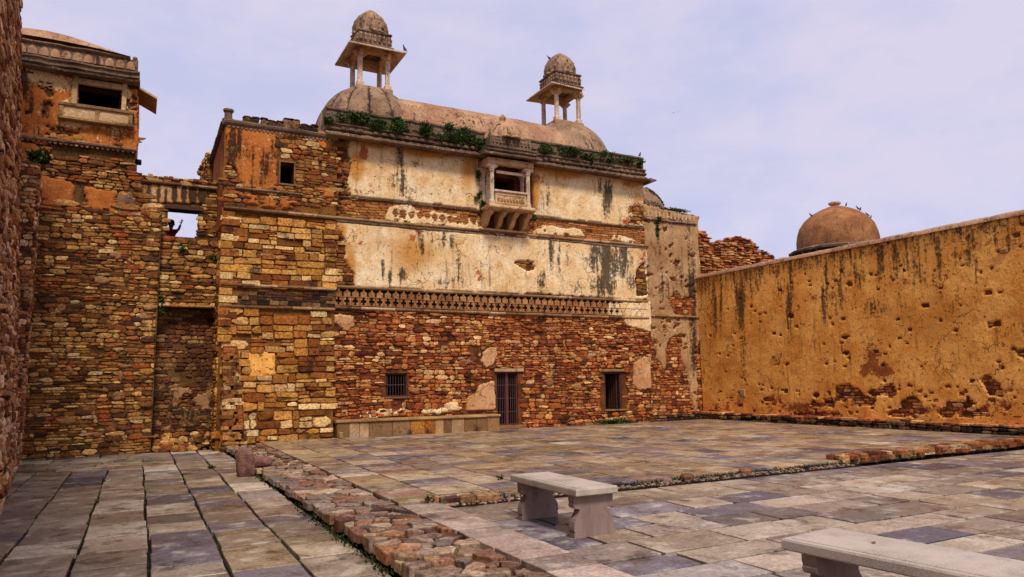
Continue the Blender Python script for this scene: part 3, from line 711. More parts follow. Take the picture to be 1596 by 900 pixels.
# ================================================================ helpers for openings and frames
def cube(name, a, b, mat, parent, ch=.0, label=None): return Geo().box(a, b, ch).mk(name, mat, parent, label=label)
def quadpx(poly): return poly
def fitbox(pl, u0, u1, v0, v1, n0, n1): 
    p = pl.w(u0, v0, n0); q = pl.w(u1, v1, n1); return tuple(p), tuple(q)
def shell(root, x0, x1, y0, y1, z0, z1, mat, name='body_wall', roof=True, sides='LRB'):
    """side walls, back wall and roof slab of a hollow building whose front stands apart"""
    t_ = .6
    if 'L' in sides: cube(name, (x0, y0, z0), (x0+t_, y1-t_, z1), mat, root)
    if 'R' in sides: cube(name, (x1-t_, y0, z0), (x1, y1-t_, z1), mat, root)
    if 'B' in sides: cube(name, (x0, y1-t_+.002, z0), (x1, y1, z1), mat, root)
    if roof: cube('roof', (x0+.003, y0-.55, z1), (x1-.003, y1, z1+.25), mat, root)

# ================================================================ THE PALACE (long plastered front)
Y0 = 21.9; PF = front(Y0); XL, XR = 5.24, 17.34
pal = thing('palace_building', 'long palace front with cream plaster above red rubble, projecting balcony window and domed roof', 'building', (11.3, 24.5, 0))
W1 = (6.91, 7.63, 1.25, 1.99); D1 = (10.79, 11.61, .2, 2.0); D2 = (15.2, 15.98, .6, 1.97); BW = (10.55, 11.6, 7.75, 8.85)
wall_rects('wall', PF, XL, XR, -.25, 9.42, [W1, D1, D2, BW], .6, M['mortar_red'], pal)
shell(pal, XL, XR, Y0+.605, 27.6, -.25, 9.42, M['mortar_red'])
cube('floor', (XL+.62, Y0+.62, 6.9), (XR-.62, 26.9, 7.1), M['inside'], pal)
cube('floor', (XL+.62, Y0+.62, -.2), (XR-.62, 26.9, .1), M['inside'], pal)
ragL = [(519, 200), (545, 225), (541, 262), (537, 290), (546, 306), (549, 335), (519, 335)]
op = lambda a, b, c, d: [(a, b), (c, b), (c, d), (a, d)]
holes = [op(598, 578, 639, 622), op(769, 575, 813, 664), op(937, 574, 975, 642)]
low_patch = [[(519, 490), (551, 492), (551, 510), (545, 512), (544, 520), (534, 516), (522, 506), (519, 505)],
             [(752, 548), (762, 541), (773, 542), (774, 556), (768, 570), (756, 574), (749, 563)],
             [(724, 634), (728, 616), (738, 612), (745, 600), (772, 592), (771, 640), (726, 641)],
             [(986, 566), (1002, 555), (1014, 556), (1014, 605), (995, 610), (985, 600)],
             [(962, 471), (1013, 470), (1013, 518), (990, 512), (972, 505)],
             [(694, 628), (714, 624), (716, 641), (696, 641)]]
base_l = [(519, 655), (772, 645), (772, 668), (519, 684)]
items = courses(PF, [[(519, 481), (1016, 498), (1018, 664), (519, 686)]], holes+low_patch[:5]+[base_l], (.065, .145), (.13, .38), (.015, .07), .035, 2, gap=.008)
place(pal, PF, items, LIB_R, M['stone_red'], 'stone', 300)
items = courses(PF, [[(519, 200), (552, 215), (548, 262), (543, 290), (552, 310), (554, 338), (519, 336)], [(519, 342), (532, 343), (535, 395), (550, 400), (548, 420), (555, 449), (519, 449)], [(985, 420), (1002, 405), (1009, 470), (990, 460)], [(975, 315), (1003, 315), (1003, 360), (975, 355)], [(800, 402), (830, 402), (832, 428), (800, 425)]], [], (.1, .17), (.16, .4), (.02, .06), .05, 3)
place(pal, PF, items, LIB_R, M['stone_brown'], 'upper_stone', 220)
items = courses(PF, [[(545, 308), (752, 328), (752, 358), (528, 338)], [(829, 338), (1001, 357), (1003, 380), (829, 364)]], [], (.07, .1), (.2, .34), (.012, .03), .02, 4, gap=.014, band=(.16, .2), blk=(3, 5), tilt=.01, rot=.006)
place(pal, PF, items, LIB_S, M['brick'], 'brick', 300)
for k, p in enumerate(low_patch): sheet('plaster_patch', PF, [p], [], M['plaster_buff'] if k < 4 else M['plaster'], pal, .035, .075, 3, seed=30+k, blobs=[(0, 0, 1, 1, 0, 0)])
up_blobs = [(624, 245, 5, 30, 0, .8), (626, 285, 7, 32, 0, .9), (612, 285, 14, 22, 0, .45), (704, 300, 8, 18, 0, .3), (853, 305, 4, 34, 0, .75), (944, 310, 9, 32, 0, 1.0), (938, 290, 10, 22, 0, .6), (964, 272, 7, 14, 0, .5), (752, 280, 12, 60, 0, .5), (833, 300, 8, 40, 1, .9),
  (680, 236, 70, 14, 1, 1.0), (590, 225, 50, 10, 1, .8), (730, 265, 18, 40, 1, .7), (880, 268, 45, 16, 1, .9), (985, 282, 22, 14, 1, 1.0), (850, 262, 30, 12, 1, .9), (555, 260, 16, 30, 1, .9), (565, 240, 8, 12, 2, .7), (988, 335, 12, 20, 2, .8), (975, 345, 10, 8, 2, .7), (840, 280, 12, 12, 2, .5), (572, 300, 25, 8, 2, .35), (700, 285, 25, 8, 2, .25), (685, 215, 140, 16, 0, .45), (920, 262, 90, 8, 0, .4)]
sheet('upper_plaster', PF, [[(540, 214), (760, 240), (1002, 279), (1003, 357), (826, 337), (745, 329), (546, 307), (539, 285), (545, 262), (541, 240)]], [[(985, 325), (1003, 322), (1003, 352), (978, 347)], [(765, 255), (830, 262), (830, 332), (765, 325)]], M['plaster'], pal, .045, .07, 3.5, seed=12, blobs=up_blobs, low=.05)
mid_blobs = [(596, 420, 4, 28, 0, .9), (607, 432, 4, 16, 0, .9), (627, 430, 8, 16, 0, 1.0), (652, 375, 9, 26, 0, .6), (657, 388, 5, 12, 0, .8), (692, 378, 26, 18, 0, .55), (714, 420, 6, 30, 0, .75), (700, 440, 30, 8, 0, .4), (845, 440, 9, 22, 0, .7), (858, 395, 6, 34, 0, .8), (870, 398, 4, 34, 0, .55), (883, 398, 4, 30, 0, .5), (846, 385, 5, 24, 0, .4),
  (926, 400, 10, 34, 0, .9), (944, 410, 9, 50, 0, 1.1), (958, 405, 26, 40, 0, .75), (969, 398, 9, 46, 0, 1.1), (938, 445, 26, 24, 0, .8), (985, 440, 16, 18, 0, .6), (900, 450, 24, 12, 0, .5), (560, 448, 200, 5, 0, .4), (850, 462, 60, 6, 0, .7),
  (640, 395, 50, 40, 1, .7), (590, 380, 30, 20, 1, .5), (545, 420, 12, 50, 1, .8), (760, 430, 40, 20, 1, .3), (885, 410, 20, 14, 1, .5), (560, 380, 5, 5, 2, .8), (640, 372, 12, 8, 2, .5), (745, 430, 10, 12, 2, .5), (652, 358, 6, 8, 2, .8), (1000, 400, 8, 30, 2, .6), (530, 360, 12, 18, 1, .8)]
sheet('middle_plaster', PF, [[(523, 343), (640, 352), (760, 364), (1007, 385), (1010, 469), (780, 458), (552, 449), (547, 425), (536, 408), (537, 380), (524, 362)]], [[(803, 409), (826, 407), (831, 420), (820, 423)], [(992, 425), (1004, 408), (1008, 462), (990, 462)]], M['plaster'], pal, .045, .075, 3.5, seed=22, blobs=mid_blobs, low=.05)
for k, p in enumerate(([(600, 334), (605, 322), (640, 318), (650, 330), (672, 328), (752, 345), (752, 360), (600, 345)], [(830, 360), (842, 350), (905, 358), (912, 370), (830, 366)], [(950, 375), (955, 366), (975, 368), (992, 376), (992, 381)])):
    sheet('band_plaster', PF, [p], [[(612+12*k, 336+1.2*k-4), (618+12*k, 336+1.2*k-8), (621+12*k, 336+1.2*k-2), (617+12*k, 336+1.2*k+3)] for k in range(12)], M['plaster'], pal, .03, .045, 3, seed=29+k, blobs=[(0, 0, 1, 1, 0, 0)], pits=.2)
# mortar smears and old repairs lying over the rubble
def smears(pl, root, area, n, mat, seed, sc=1.0):
    rg = random.Random(seed); x0, y0, x1, y1 = area
    for k in range(n):
        x, y = rg.uniform(x0, x1), rg.uniform(y0, y1); w_, h_ = rg.uniform(5, 17)*sc, rg.uniform(3, 9)*sc
        P = [(x+w_*math.cos(a)*rg.uniform(.6, 1.1), y+h_*math.sin(a)*rg.uniform(.6, 1.1)) for a in [2*math.pi*i/9 for i in range(9)]]
        sheet('mortar_patch', pl, [P], [], mat, root, .035, .052, 4, seed=seed+k, pits=.17)
M['smear'] = plaster_mat('earthy lime mortar smear', '#b08658', '#94683e', '#7c522e', '#64381e', speck=.8, streak=.3)
smears(PF, pal, (530, 505, 1000, 575), 20, M['smear'], 500); smears(PF, pal, (645, 580, 760, 635), 5, M['smear'], 540); smears(PF, pal, (820, 580, 930, 650), 7, M['smear'], 550)
sheet('plaster_patch', PF, [[(560, 640), (600, 634), (640, 640), (700, 636), (716, 644), (560, 652)]], [], M['plaster'], pal, .035, .06, 4, seed=561, pits=.05, blobs=[(0, 0, 1, 1, 0, 0)])
# string courses
for zz, pr in ((6.84, .13), (4.66, .11), (4.01, .11)):
    mould('string_course', PF, (XL+.02, zz-.055), (XR, zz-.055), [(-.02, 0), (pr-.03, 0), (pr, .035), (pr, .07), (pr-.02, .09), (-.02, .09)], M['coping'], pal, (.5, 1.2), seed=int(zz*10))
mould('lower_moulding', PF, (XL+.02, 6.66), (XR, 6.66), [(-.02, 0), (.05, 0), (.1, .05), (.1, .10), (-.02, .115)], M['mould'], pal, None, seed=5)
mould('lower_moulding', PF, (XL+.02, 7.50), (XR, 7.50), [(-.02, 0), (.06, 0), (.08, .02), (.08, .04), (-.02, .05)], M['mould'], pal, (.6, 1.3), seed=6)
# pierced band: posts with pointed heads above a row of crosses
per = .262; n_ = int((XR-XL)/per); nn = Geo()
cube('band_back', (XL, Y0-.012, 4.06), (XR, Y0+.01, 4.6), M['mortar_dark'], pal)
def band_tile(x, pale):
    g = Geo(); f = Y0-.075; b = Y0-.005; w = per/2-.004
    for sx in (-1, 1):                                     # blocks round a cross-shaped hole
        g.box((x+sx*w, f, 4.10), (x+sx*.088, b, 4.345)); g.box((x+sx*.088, f, 4.10), (x+sx*.034, b, 4.178)); g.box((x+sx*.088, f, 4.262), (x+sx*.034, b, 4.345))
    g.box((x-w, f+.004, 4.075), (x+w, b, 4.10)); g.box((x-w, f-.016, 4.346), (x+w, b, 4.372))
    P = [(x-.1, 4.374), (x+.1, 4.374), (x+.1, 4.50), (x+.045, 4.535), (x, 4.585), (x-.045, 4.535), (x-.1, 4.50)]
    V = [(a, f, z) for a, z in P]+[(a, b, z) for a, z in P]; k = 7
    g.add(V, [(i, (i+1) % k, k+(i+1) % k, k+i) for i in range(k)]+[tuple(range(k)), tuple(range(2*k-1, k-1, -1))])
    o = g.mk('band_tile', M['plaster'] if pale else M['tile'], pal)
    Geo().box((x-.012, f-.02, 4.53), (x+.012, f+.01, 4.6)).mk('finial', M['coping'], o)
    return o
M['tile'] = stone_mat('worn brick tile', ['#b47e50', '#a87246', '#bc8a5a', '#ac7c50'], '#8c5834', 1.5, .5, damt=.7, dark='#2a1810')
for k in range(n_):
    x = XL+per*(k+.5)
    band_tile(x, k >= n_-7)
# eave, cornice and parapet
mould('eave', PF, (XL-.4, 9.36), (XR+.02, 9.36), [(-.02, .1), (.02, .02), (.5, -.02), (.54, .0), (.54, .05), (.3, .12), (.25, .2), (.02, .24), (-.02, .22)], M['mould'], pal, None, jit=.012, seed=7)
mould('cornice', PF, (XL-.4, 9.6), (XR, 9.6), [(-.5, 0), (.24, 0), (.28, .04), (.28, .09), (.2, .12), (.2, .18), (.26, .2), (.26, .24), (.16, .28), (-.5, .28)], M['mould'], pal, None, jit=.012, seed=8)
mould('parapet', PF, (XL-.38, 9.87), (XR-.02, 9.87), [(-.35, 0), (.1, 0), (.12, .1), (.11, .4), (.16, .44), (.16, .5), (-.35, .52)], M['mould'], pal, None, jit=.015, seed=9)
for k in range(45):                                   # dentils between the two cornice lines
    x = XL+.15+k*.262
    if 10.05 < x < 12.1: continue
    if k in (3, 11, 12, 27, 33, 40): continue
    cube('dentil', (x-.07, Y0-.335, 9.37+.245), (x+.07, Y0-.2, 9.47+.24), M['mould'], pal, .012)
for k in range(40):
    x = XL+.2+k*.3
    if 10.1 < x < 12.05 or k in (5, 6, 17, 25, 31): continue
    V = [(x+.11*math.cos(a)*s, Y0-.155+(0 if s == 1 else 0), 10.08+.13*math.sin(a)) for s in (1,) for a in [math.pi*i/6 for i in range(7)]]
    V = [(x+.115*math.cos(a), Y0-.16, 10.02+.17*max(0, math.sin(a))) for a in [math.pi*i/6 for i in range(7)]]; V += [(a, b+.08, c) for a, b, c in V]
    mk('leaf_ornament', V, [(0, 1, 2, 3, 4, 5, 6), (13, 12, 11, 10, 9, 8, 7)]+[(i, i+7, (i+1) % 7+7, (i+1) % 7) for i in range(7)], M['mould'], pal)
# broken chajja stone at the right end
mk('eave_stub', [(XR, Y0-.5, 9.28), (XR+.38, Y0-.42, 9.40), (XR+.38, Y0+.5, 9.40), (XR, Y0+.55, 9.28), (XR, Y0-.5, 9.45), (XR+.38, Y0-.42, 9.44), (XR+.38, Y0+.5, 9.44), (XR, Y0+.55, 9.45)], [(0, 3, 2, 1), (4, 5, 6, 7), (0, 1, 5, 4), (1, 2, 6, 5), (2, 3, 7, 6), (3, 0, 4, 7)], M['mould'], pal)
# window with bars
def barred(root, name, o, nb, nc, Y, mat, bmat, rb=.012):
    x0, x1, z0, z1 = o; f = .045
    g = Geo().box((x0, Y-.02, z0), (x0+f, Y+.06, z1)).box((x1-f, Y-.02, z0), (x1, Y+.06, z1)).box((x0+f, Y-.018, z1-f), (x1-f, Y+.06, z1)).box((x0+f, Y-.018, z0), (x1-f, Y+.06, z0+f))
    w = g.mk(name, mat, root)
    for i in range(nb):
        x = x0+f+(x1-x0-2*f)*(i+.5)/nb; Geo().tube((x, Y+.03, z0+f), (x, Y+.03, z1-f), rb, 8).mk('bar', bmat, w)
    for i in range(nc):
        z = z0+(z1-z0)*(i+1)/(nc+1); Geo().box((x0+f, Y+.005, z-.012), (x1-f, Y+.016, z+.012)).mk('cross_bar', bmat, w)
    return w
w1 = barred(pal, 'window', W1, 7, 1, Y0+.06, M['wood'], M['iron'])
cube('sill', (W1[0]-.05, Y0-.05, W1[2]-.06), (W1[1]+.05, Y0+.1, W1[2]), M['coping'], pal, .01)
dw = barred(pal, 'door', (D1[0], D1[0]+.42, D1[2], D1[3]), 5, 3, Y0+.08, M['iron_red'], M['iron'])
dw2 = barred(pal, 'door', (D1[0]+.425, D1[1], D1[2], D1[3]), 4, 3, Y0+.08, M['iron_red'], M['iron'])
cube('lintel', (D1[0]-.08, Y0-.07, D1[3]+.0), (D1[1]+.22, Y0+.2, D1[3]+.11), M['coping'], pal, .015)
cube('door_step', (D1[0]-.05, Y0-.14, ZP), (D1[1]+.15, Y0+.3, D1[2]), M['coping'], pal, .015)
g = Geo().box((D2[0], Y0+.02, D2[2]), (D2[0]+.07, Y0+.14, D2[3])).box((D2[1]-.07, Y0+.02, D2[2]), (D2[1], Y0+.14, D2[3])).box((D2[0]+.07, Y0+.022, D2[3]-.07), (D2[1]-.07, Y0+.14, D2[3]))
fr = g.mk('door_frame', M['wood'], pal)
for k in range(4):                                      # door leaf standing open inside, made of boards
    cube('board', (D2[1]-.10-.015*k, Y0+.15+k*.135, D2[2]+.02), (D2[1]-.14-.015*k, Y0+.28+k*.135, D2[3]-.08), M['wood'], fr)
cube('lintel', (D2[0]-.1, Y0-.08, D2[3]), (D2[1]+.12, Y0+.2, D2[3]+.09), M['coping'], pal, .015)
cube('sill', (D2[0]-.05, Y0-.1, D2[2]-.06), (D2[1]+.2, Y0+.15, D2[2]), M['coping'], pal, .012)
# stone seat along the foot of the wall
sx0, sx1 = XL+.06, 10.7
cube('seat_ledge', (sx0, Y0-.36, ZP-.05), (sx1, Y0-.002, .52), M['mortar_brown'], pal)
mould('ledge_cap', PF, (sx0-.03, .52), (sx1+.03, .52), [(-.0, 0), (.42, 0), (.44, .02), (.44, .05), (.42, .075), (.0, .09)], M['coping'], pal, (.9, 1.6), seed=12, jit=.004)
x = sx0+.01; rg = random.Random(8)
while x < sx1-.1:
    w = min(rg.uniform(.25, .75), sx1-x)
    if sx1-(x+w) < .2: w = sx1-x
    cube('panel', (x+.006, Y0-.385-rg.uniform(0, .012), ZP-.04), (x+w-.006, Y0-.35, .515), M['stone_yellow'] if 7.1 < x < 8.2 else M['coping'], pal, .008); x += w

# ---- projecting balcony window
bal = cube('balcony', (10.2, 21.12, 7.52), (11.98, Y0+.05, 7.62), M['carved'], pal, .02)
mould('slab_edge', front(21.12), (10.2, 7.47), (11.98, 7.47), [(-.3, 0), (.0, 0), (.07, .06), (.07, .1), (.02, .17), (-.3, .17)], M['carved'], bal, (.5, .7), seed=3)
for x in (10.34, 10.85, 11.34, 11.84):
    P = [(0, 7.50), (.68, 7.50), (.70, 7.42), (.66, 7.34), (.56, 7.31), (.46, 7.26), (.38, 7.14), (.28, 7.02), (.14, 6.96), (.10, 6.9), (0, 6.9)]
    for q in (1,):
        V = [(x-.075, Y0-a, z) for a, z in P]+[(x+.075, Y0-a, z) for a, z in P]; k = len(P)
        V = [(x+(vx-x)*(1.25 if Y0-vy > .5 else 1), vy, vz) for vx, vy, vz in V]
        mk('bracket', V, [(i, (i+1) % k, k+(i+1) % k, k+i) for i in range(k)]+[tuple(range(k)), tuple(range(2*k-1, k-1, -1))], M['carved'], bal)
cube('bracket_ledge', (10.15, Y0-.18, 6.86), (12.0, Y0, 6.93), M['carved'], bal, .02)
for (x, y) in ((10.40, 21.25), (11.80, 21.25), (10.33, 21.82), (11.87, 21.82)):
    g = Geo()
    prof = [(.105, 0), (.105, .16), (.08, .19), (.075, .22), (.072, 1.15), (.08, 1.18), (.1, 1.2), (.085, 1.23), (.11, 1.28), (.12, 1.34)]
    g.lathe((x, y, 7.62), prof, 8).mk('column', M['pavil'], bal)
    cube('capital', (x-.2, y-.1, 8.94), (x+.2, y+.1, 9.06), M['pavil'], bal, .03)
# window frame, carved sill panel, beam, side stones
g = Geo().box((10.5, 21.2, 7.62), (11.7, 21.26, 8.10)).box((10.56, 21.185, 7.68), (11.64, 21.2, 7.72)).box((10.56, 21.185, 8.0), (11.64, 21.2, 8.04))
pn = g.mk('carved_panel', M['carved'], bal)
for k in range(9):
    x = 10.62+k*.12; Geo().lathe((x, 21.195, 7.86), [(.0, -.10), (.035, -.06), (.05, 0), (.035, .06), (.0, .10)], 8).mk('rosette', M['carved'], pn)
cube('panel_rail', (10.46, 21.15, 8.10), (11.74, 21.3, 8.17), M['pavil'], bal, .012)
cube('beam', (10.2, 21.14, 9.06), (11.99, 21.36, 9.28), M['carved'], bal, .015)
cube('beam', (10.2, 21.36, 9.06), (10.42, Y0-.0, 9.28), M['carved'], bal, .0); cube('beam', (11.77, 21.36, 9.06), (11.99, Y0-.0, 9.28), M['carved'], bal, .0)
cube('upper_lattice', (10.58, 21.27, 8.78), (11.64, 21.31, 8.88), M['pavil'], bal, .008)
PB = front(21.1)
mould('balcony_eave', PB, (9.98, 9.36), (12.2, 9.36), [(-.8, .02), (-.1, .0), (.16, -.06), (.22, -.05), (.22, 0), (.06, .08), (-.8, .1)], M['mould'], bal, None, jit=.006, seed=17)
mould('balcony_cornice', PB, (10.14, 9.49), (12.06, 9.49), [(-.8, -.02), (.06, -.02), (.1, .02), (.1, .06), (.04, .08), (.04, .12), (.08, .14), (.08, .18), (-.8, .18)], M['mould'], bal, None, jit=.005, seed=18)
bp = cube('balcony_parapet', (10.3, 21.12, 9.66), (11.9, 22.0, 10.05), M['mould'], bal, .02)
for k in range(11):
    x = 10.4+k*.14
    Geo().lathe((x, 21.12, 9.86), [(.0, -.09), (.05, -.05), (.04, 0), (.055, .06), (.0, .12)], 7).mk('carved_leaf', M['mould'], bp)
Geo().lathe((11.1, 21.75, 10.03), [(.86, 0), (.86, .03), (.80, .06), (.78, .16), (.70, .36), (.52, .56), (.34, .68), (.2, .76), (.13, .80), (.1, .86), (.13, .92), (.1, 1.0), (.03, 1.08), (.0, 1.1)], 120, 12, .22, 1.3).mk('small_dome', M['roof'], bal, True)
dirt(bpy.data.objects['small_dome'], 0, 0, 12, 1.3, 1.1, .1, 7)

# ---- roof: two ribbed domes and the vault between them
def domeprof(r, h, n=14, p=2.0): return [(r*(max(0, 1-(k/n)**p))**(1/p) if k < n else .02, h*k/n) for k in range(n+1)]
rf = 9.65
Geo().lathe((6.85, 24.1, rf), [(1.88, 0)]+[(1.88*math.cos(a)**.9, .35+2.15*math.sin(a)) for a in [math.pi/2*k/16 for k in range(16)]]+[(.05, 2.5)], 154, 14, .05, 0).mk('left_roof_dome', M['roof_dome'], pal, True)
dirt(bpy.data.objects['left_roof_dome'], 0, 0, 14, 0, .9, .3)
Geo().lathe((15.1, 24.1, rf), [(1.95, 0)]+[(1.95*math.cos(a)**.9, .35+2.15*math.sin(a)) for a in [math.pi/2*k/16 for k in range(16)]]+[(.05, 2.5)], 96, 0).mk('right_roof_dome', M['roof_dome'], pal, True)
dirt(bpy.data.objects['right_roof_dome'], 0, 0, 0, 0, 0, .3, 5)
V = []; F = []; nx, ns = 40, 20
for i in range(nx+1):
    x = 6.9+(14.6-6.9)*i/nx; sag = .12*max(0, (x-12.2)/2.4)**1.5
    for j in range(ns+1):
        a = math.pi*j/ns; V.append((x, 24.1-1.75*math.cos(a), rf+.1+(2.15-sag)*math.sin(a)**.8+.02*mnoise.noise(Vector((x, a, 0))*2)))
for i in range(nx):
    for j in range(ns): F.append((i*(ns+1)+j, (i+1)*(ns+1)+j, (i+1)*(ns+1)+j+1, i*(ns+1)+j+1))
mk('roof_vault', V, F, M['roof'], pal, True)
PV = front(22.6)
for p in ([(655, 190), (668, 183), (690, 192), (698, 202), (662, 195)], [(728, 198), (742, 196), (752, 208), (742, 212)], [(850, 205), (862, 213), (874, 224), (868, 226), (850, 212)]):
    c = [at_depth(x, y, 25) for x, y in p]
# ================================================================ ROOF PAVILIONS
def pavilion(cx, cy, z, s, label, broken=False):
    """four columns at half-spacing s, sloping eave, carved box, spiral-ribbed dome"""
    r = thing('roof_pavilion', label, 'pavilion', (cx, cy, z), 'domed pavilions on the palace roof'); H_ = 1.28
    cube('plinth', (cx-s-.16, cy-s-.16, z-.25), (cx+s+.16, cy+s+.16, z+.02), M['roof'], r, .03)
    for dx in (-1, 1):
        for dy in (-1, 1):
            x, y = cx+dx*s, cy+dy*s
            c = Geo().box((x-.115, y-.115, z), (x+.115, y+.115, z+.16), .012).lathe((x, y, z+.16), [(.115, 0), (.095, .03), (.092, H_-.34), (.1, H_-.3), (.115, H_-.27), (.1, H_-.24), (.14, H_-.2)], 8).mk('column', M['pavil'], r)
            for (ax, ay) in ((1, 0), (-1, 0), (0, 1), (0, -1)):
                P = [(0, .12), (.26, .12), (.26, .05), (.2, .03), (.15, -.05), (.0, -.1)]
                V = [(x+ax*a+ay*.06, y+ay*a+ax*.06, z+H_-.12+b) for a, b in P]+[(x+ax*a-ay*.06, y+ay*a-ax*.06, z+H_-.12+b) for a, b in P]; k = 6
                mk('bracket', V, [(i, (i+1) % k, k+(i+1) % k, k+i) for i in range(k)]+[tuple(range(k)), tuple(range(11, 5, -1))], M['carved'], c)
    zb = z+H_; o = s+.13
    for a in ((-o, -o, o, -o+.24), (-o, o-.24, o, o), (-o, -o+.24, -o+.24, o-.24), (o-.24, -o+.24, o, o-.24)):
        cube('beam', (cx+a[0], cy+a[1], zb), (cx+a[2], cy+a[3], zb+.17), M['carved'], r, 0)
    # eave slab: four sloping plates, lower outside
    e0, e1 = o+.02, o+.40; zi, ze = zb+.24, zb+.06; g = []
    cs = [(-1, -1), (1, -1), (1, 1), (-1, 1)]
    for k in range(4):
        if broken and k in (1,): continue
        a, b = cs[k], cs[(k+1) % 4]; ea = e1
        tr = [0, 0]
        oa, ob = [a[0]*e1, a[1]*e1], [b[0]*e1, b[1]*e1]
        if broken and k == 0: ob = [e0+.03, -e1+.28]
        if broken and k == 2: oa = [e0+.05, e1-.2]
        V = []
        for th in (0, -.05):
            V += [(cx+a[0]*e0*.9, cy+a[1]*e0*.9, zi+th), (cx+b[0]*e0*.9, cy+b[1]*e0*.9, zi+th), (cx+ob[0], cy+ob[1], ze+th+(.1 if broken and k == 0 else 0)), (cx+oa[0], cy+oa[1], ze+th)]
        mk('eave_plate', V, [(0, 3, 2, 1), (4, 5, 6, 7), (0, 1, 5, 4), (1, 2, 6, 5), (2, 3, 7, 6), (3, 0, 4, 7)], M['pavil'], r)
    bz = zb+.19; w = o-.02
    bx = Geo()
    for (i, z0, z1) in ((.05, 0, .05), (.08, .05, .09), (.03, .09, .13), (-.02, .13, .56), (.02, .56, .62)):
        bx.box((cx-w-i, cy-w-i, bz+z0), (cx+w+i, cy+w+i, bz+z1-.001), .008)
    b = bx.mk('carved_box', M['mould'], r)
    for sd in range(4):
        for k in range(7):
            u = -w+.1+k*(2*w-.2)/6; P = [(cx+u, cy-w+.01), (cx+w-.01, cy+u), (cx+u, cy+w-.01), (cx-w+.01, cy+u)][sd]
            Geo().lathe((P[0], P[1], bz+.34), [(.0, -.16), (.06, -.09), (.045, 0), (.07, .08), (.0, .19)], 8).mk('carved_leaf', M['roof_dome'], b)
    dz = bz+.6; w = w+.06
    Geo().lathe((cx, cy, dz), [(w+.0, 0), (w+.04, .02), (w+.04, .07), (w-.03, .09), (w-.01, .18), (w-.01, .36), (w-.07, .56), (w-.18, .74), (w-.34, .89), (.22, .99), (.14, 1.01), (.11, 1.06), (.03, 1.08)], 112, 14, .15, 1.3).mk('dome', M['roof_dome'], r, True)
    dirt([o for o in r.children if o.name.startswith('dome')][0], 0, 0, 14, 1.3, 1.0, .15, 9)
    return r
pavilion(6.92, 24.05, 12.02, .5, 'tall domed pavilion on four pale columns standing on the left, larger roof dome')
pavilion(14.98, 24.05, 12.05, .52, 'domed pavilion with a broken eave, on four columns above the right roof dome', True)

# ================================================================ CORNER BLOCK left of the palace front
YB = 21.75; PBk = front(YB); xb0, xb1 = 1.98, 5.235
blk = thing('corner_building', 'corner block of large yellow stones with orange plaster and a small dark window above', 'building', (3.6, 23.5, -.12))
WB = (3.52, 3.92, 7.71, 8.37)
wall_rects('wall', PBk, xb0, xb1, -.28, 9.38, [WB], .6, M['mortar_yellow'], blk)
cube('side_wall', (xb0, YB+.603, -.28), (xb0+.6, 25.6, 9.38), M['mortar_brown'], blk)
cube('roof', (xb0+.01, YB+.02, 9.38), (xb1, 25.6, 9.5), M['mould'], blk)
cube('back_wall', (xb0+.61, 25.0, -.28), (xb1, 25.6, 9.37), M['mortar_brown'], blk)
rgl = [(345, 340), (521, 342), (519, 450), (345, 445)]
items = courses(PBk, [rgl], [], (.14, .26), (.25, .62), (.03, .08), .03, 41, gap=.022, band=(.4, .6), blk=(.7, 1.6), tilt=.04)
place(blk, PBk, items, LIB_S, M['stone_yellow'], 'stone', 150)
items = courses(PBk, [[(345, 484), (518, 486), (519, 684), (345, 694)]], [[(388, 560), (398, 548), (425, 552), (430, 580), (398, 590), (388, 600)]], (.14, .25), (.25, .6), (.03, .09), .05, 42, gap=.022, band=(.4, .6), blk=(.7, 1.5), tilt=.05)
place(blk, PBk, items, LIB_S+LIB_R[:8], M['stone_yellow'], 'lower_stone', 220)
items = courses(PBk, [[(428, 210), (470, 213), (530, 222), (530, 322), (350, 320), (345, 250), (362, 262), (375, 285), (430, 300), (436, 250)]], [op(434, 249, 461, 291)], (.09, .16), (.16, .4), (.02, .06), .05, 43)
place(blk, PBk, items, LIB_R, M['stone_brown'], 'rubble_stone', 200)
items = courses(PBk, [[(345, 452), (519, 456), (519, 478), (345, 474)]], [], (.09, .13), (.16, .3), (.02, .05), .06, 44)
place(blk, PBk, items, LIB_S, M['stone_dark'], 'band_stone', 60)
sheet('orange_plaster', PBk, [[(352, 192), (520, 208), (519, 236), (502, 232), (486, 216), (432, 214), (430, 246), (434, 290), (420, 300), (376, 294), (368, 268), (352, 256)]], [op(434, 250, 460, 291)], M['plaster_orange'], blk, .045, .06, 3, seed=44,
  blobs=[(362, 235, 8, 40, 0, 1.2), (372, 225, 6, 25, 0, .9), (394, 250, 4, 40, 0, .7), (385, 240, 5, 30, 0, .35), (412, 260, 10, 35, 0, .75), (424, 240, 8, 30, 0, .7), (445, 240, 12, 12, 0, .5), (405, 285, 30, 12, 0, .5)])
sheet('orange_plaster', PBk, [[(380, 288), (430, 290), (452, 300), (450, 304), (385, 298)], [(488, 292), (520, 298), (521, 310), (500, 310)], [(372, 300), (462, 312), (466, 325), (440, 328), (376, 318)]], [], M['plaster_orange'], blk, .045, .06, 3, seed=45, blobs=[(420, 312, 40, 10, 0, .35)], pits=.14)
sheet('yellow_plaster', PBk, [[(386, 552), (398, 545), (428, 550), (430, 585), (400, 590), (386, 604)], [(440, 575), (452, 570), (455, 590), (442, 592)]], [], M['plaster_ochre'], blk, .045, .05, 3, seed=46, blobs=[(400, 590, 14, 20, 2, .3)])
PSd = facingleft(xb0)
sheet('side_plaster', PSd, None, [], M['plaster_orange'], blk, .07, .05, uvbox=[(-25.58, 6.2), (-YB-.02, 9.38)], seed=47, blobs=[(343, 300, 4, 60, 0, .5), (350, 230, 3, 40, 0, .6)], low=.05)
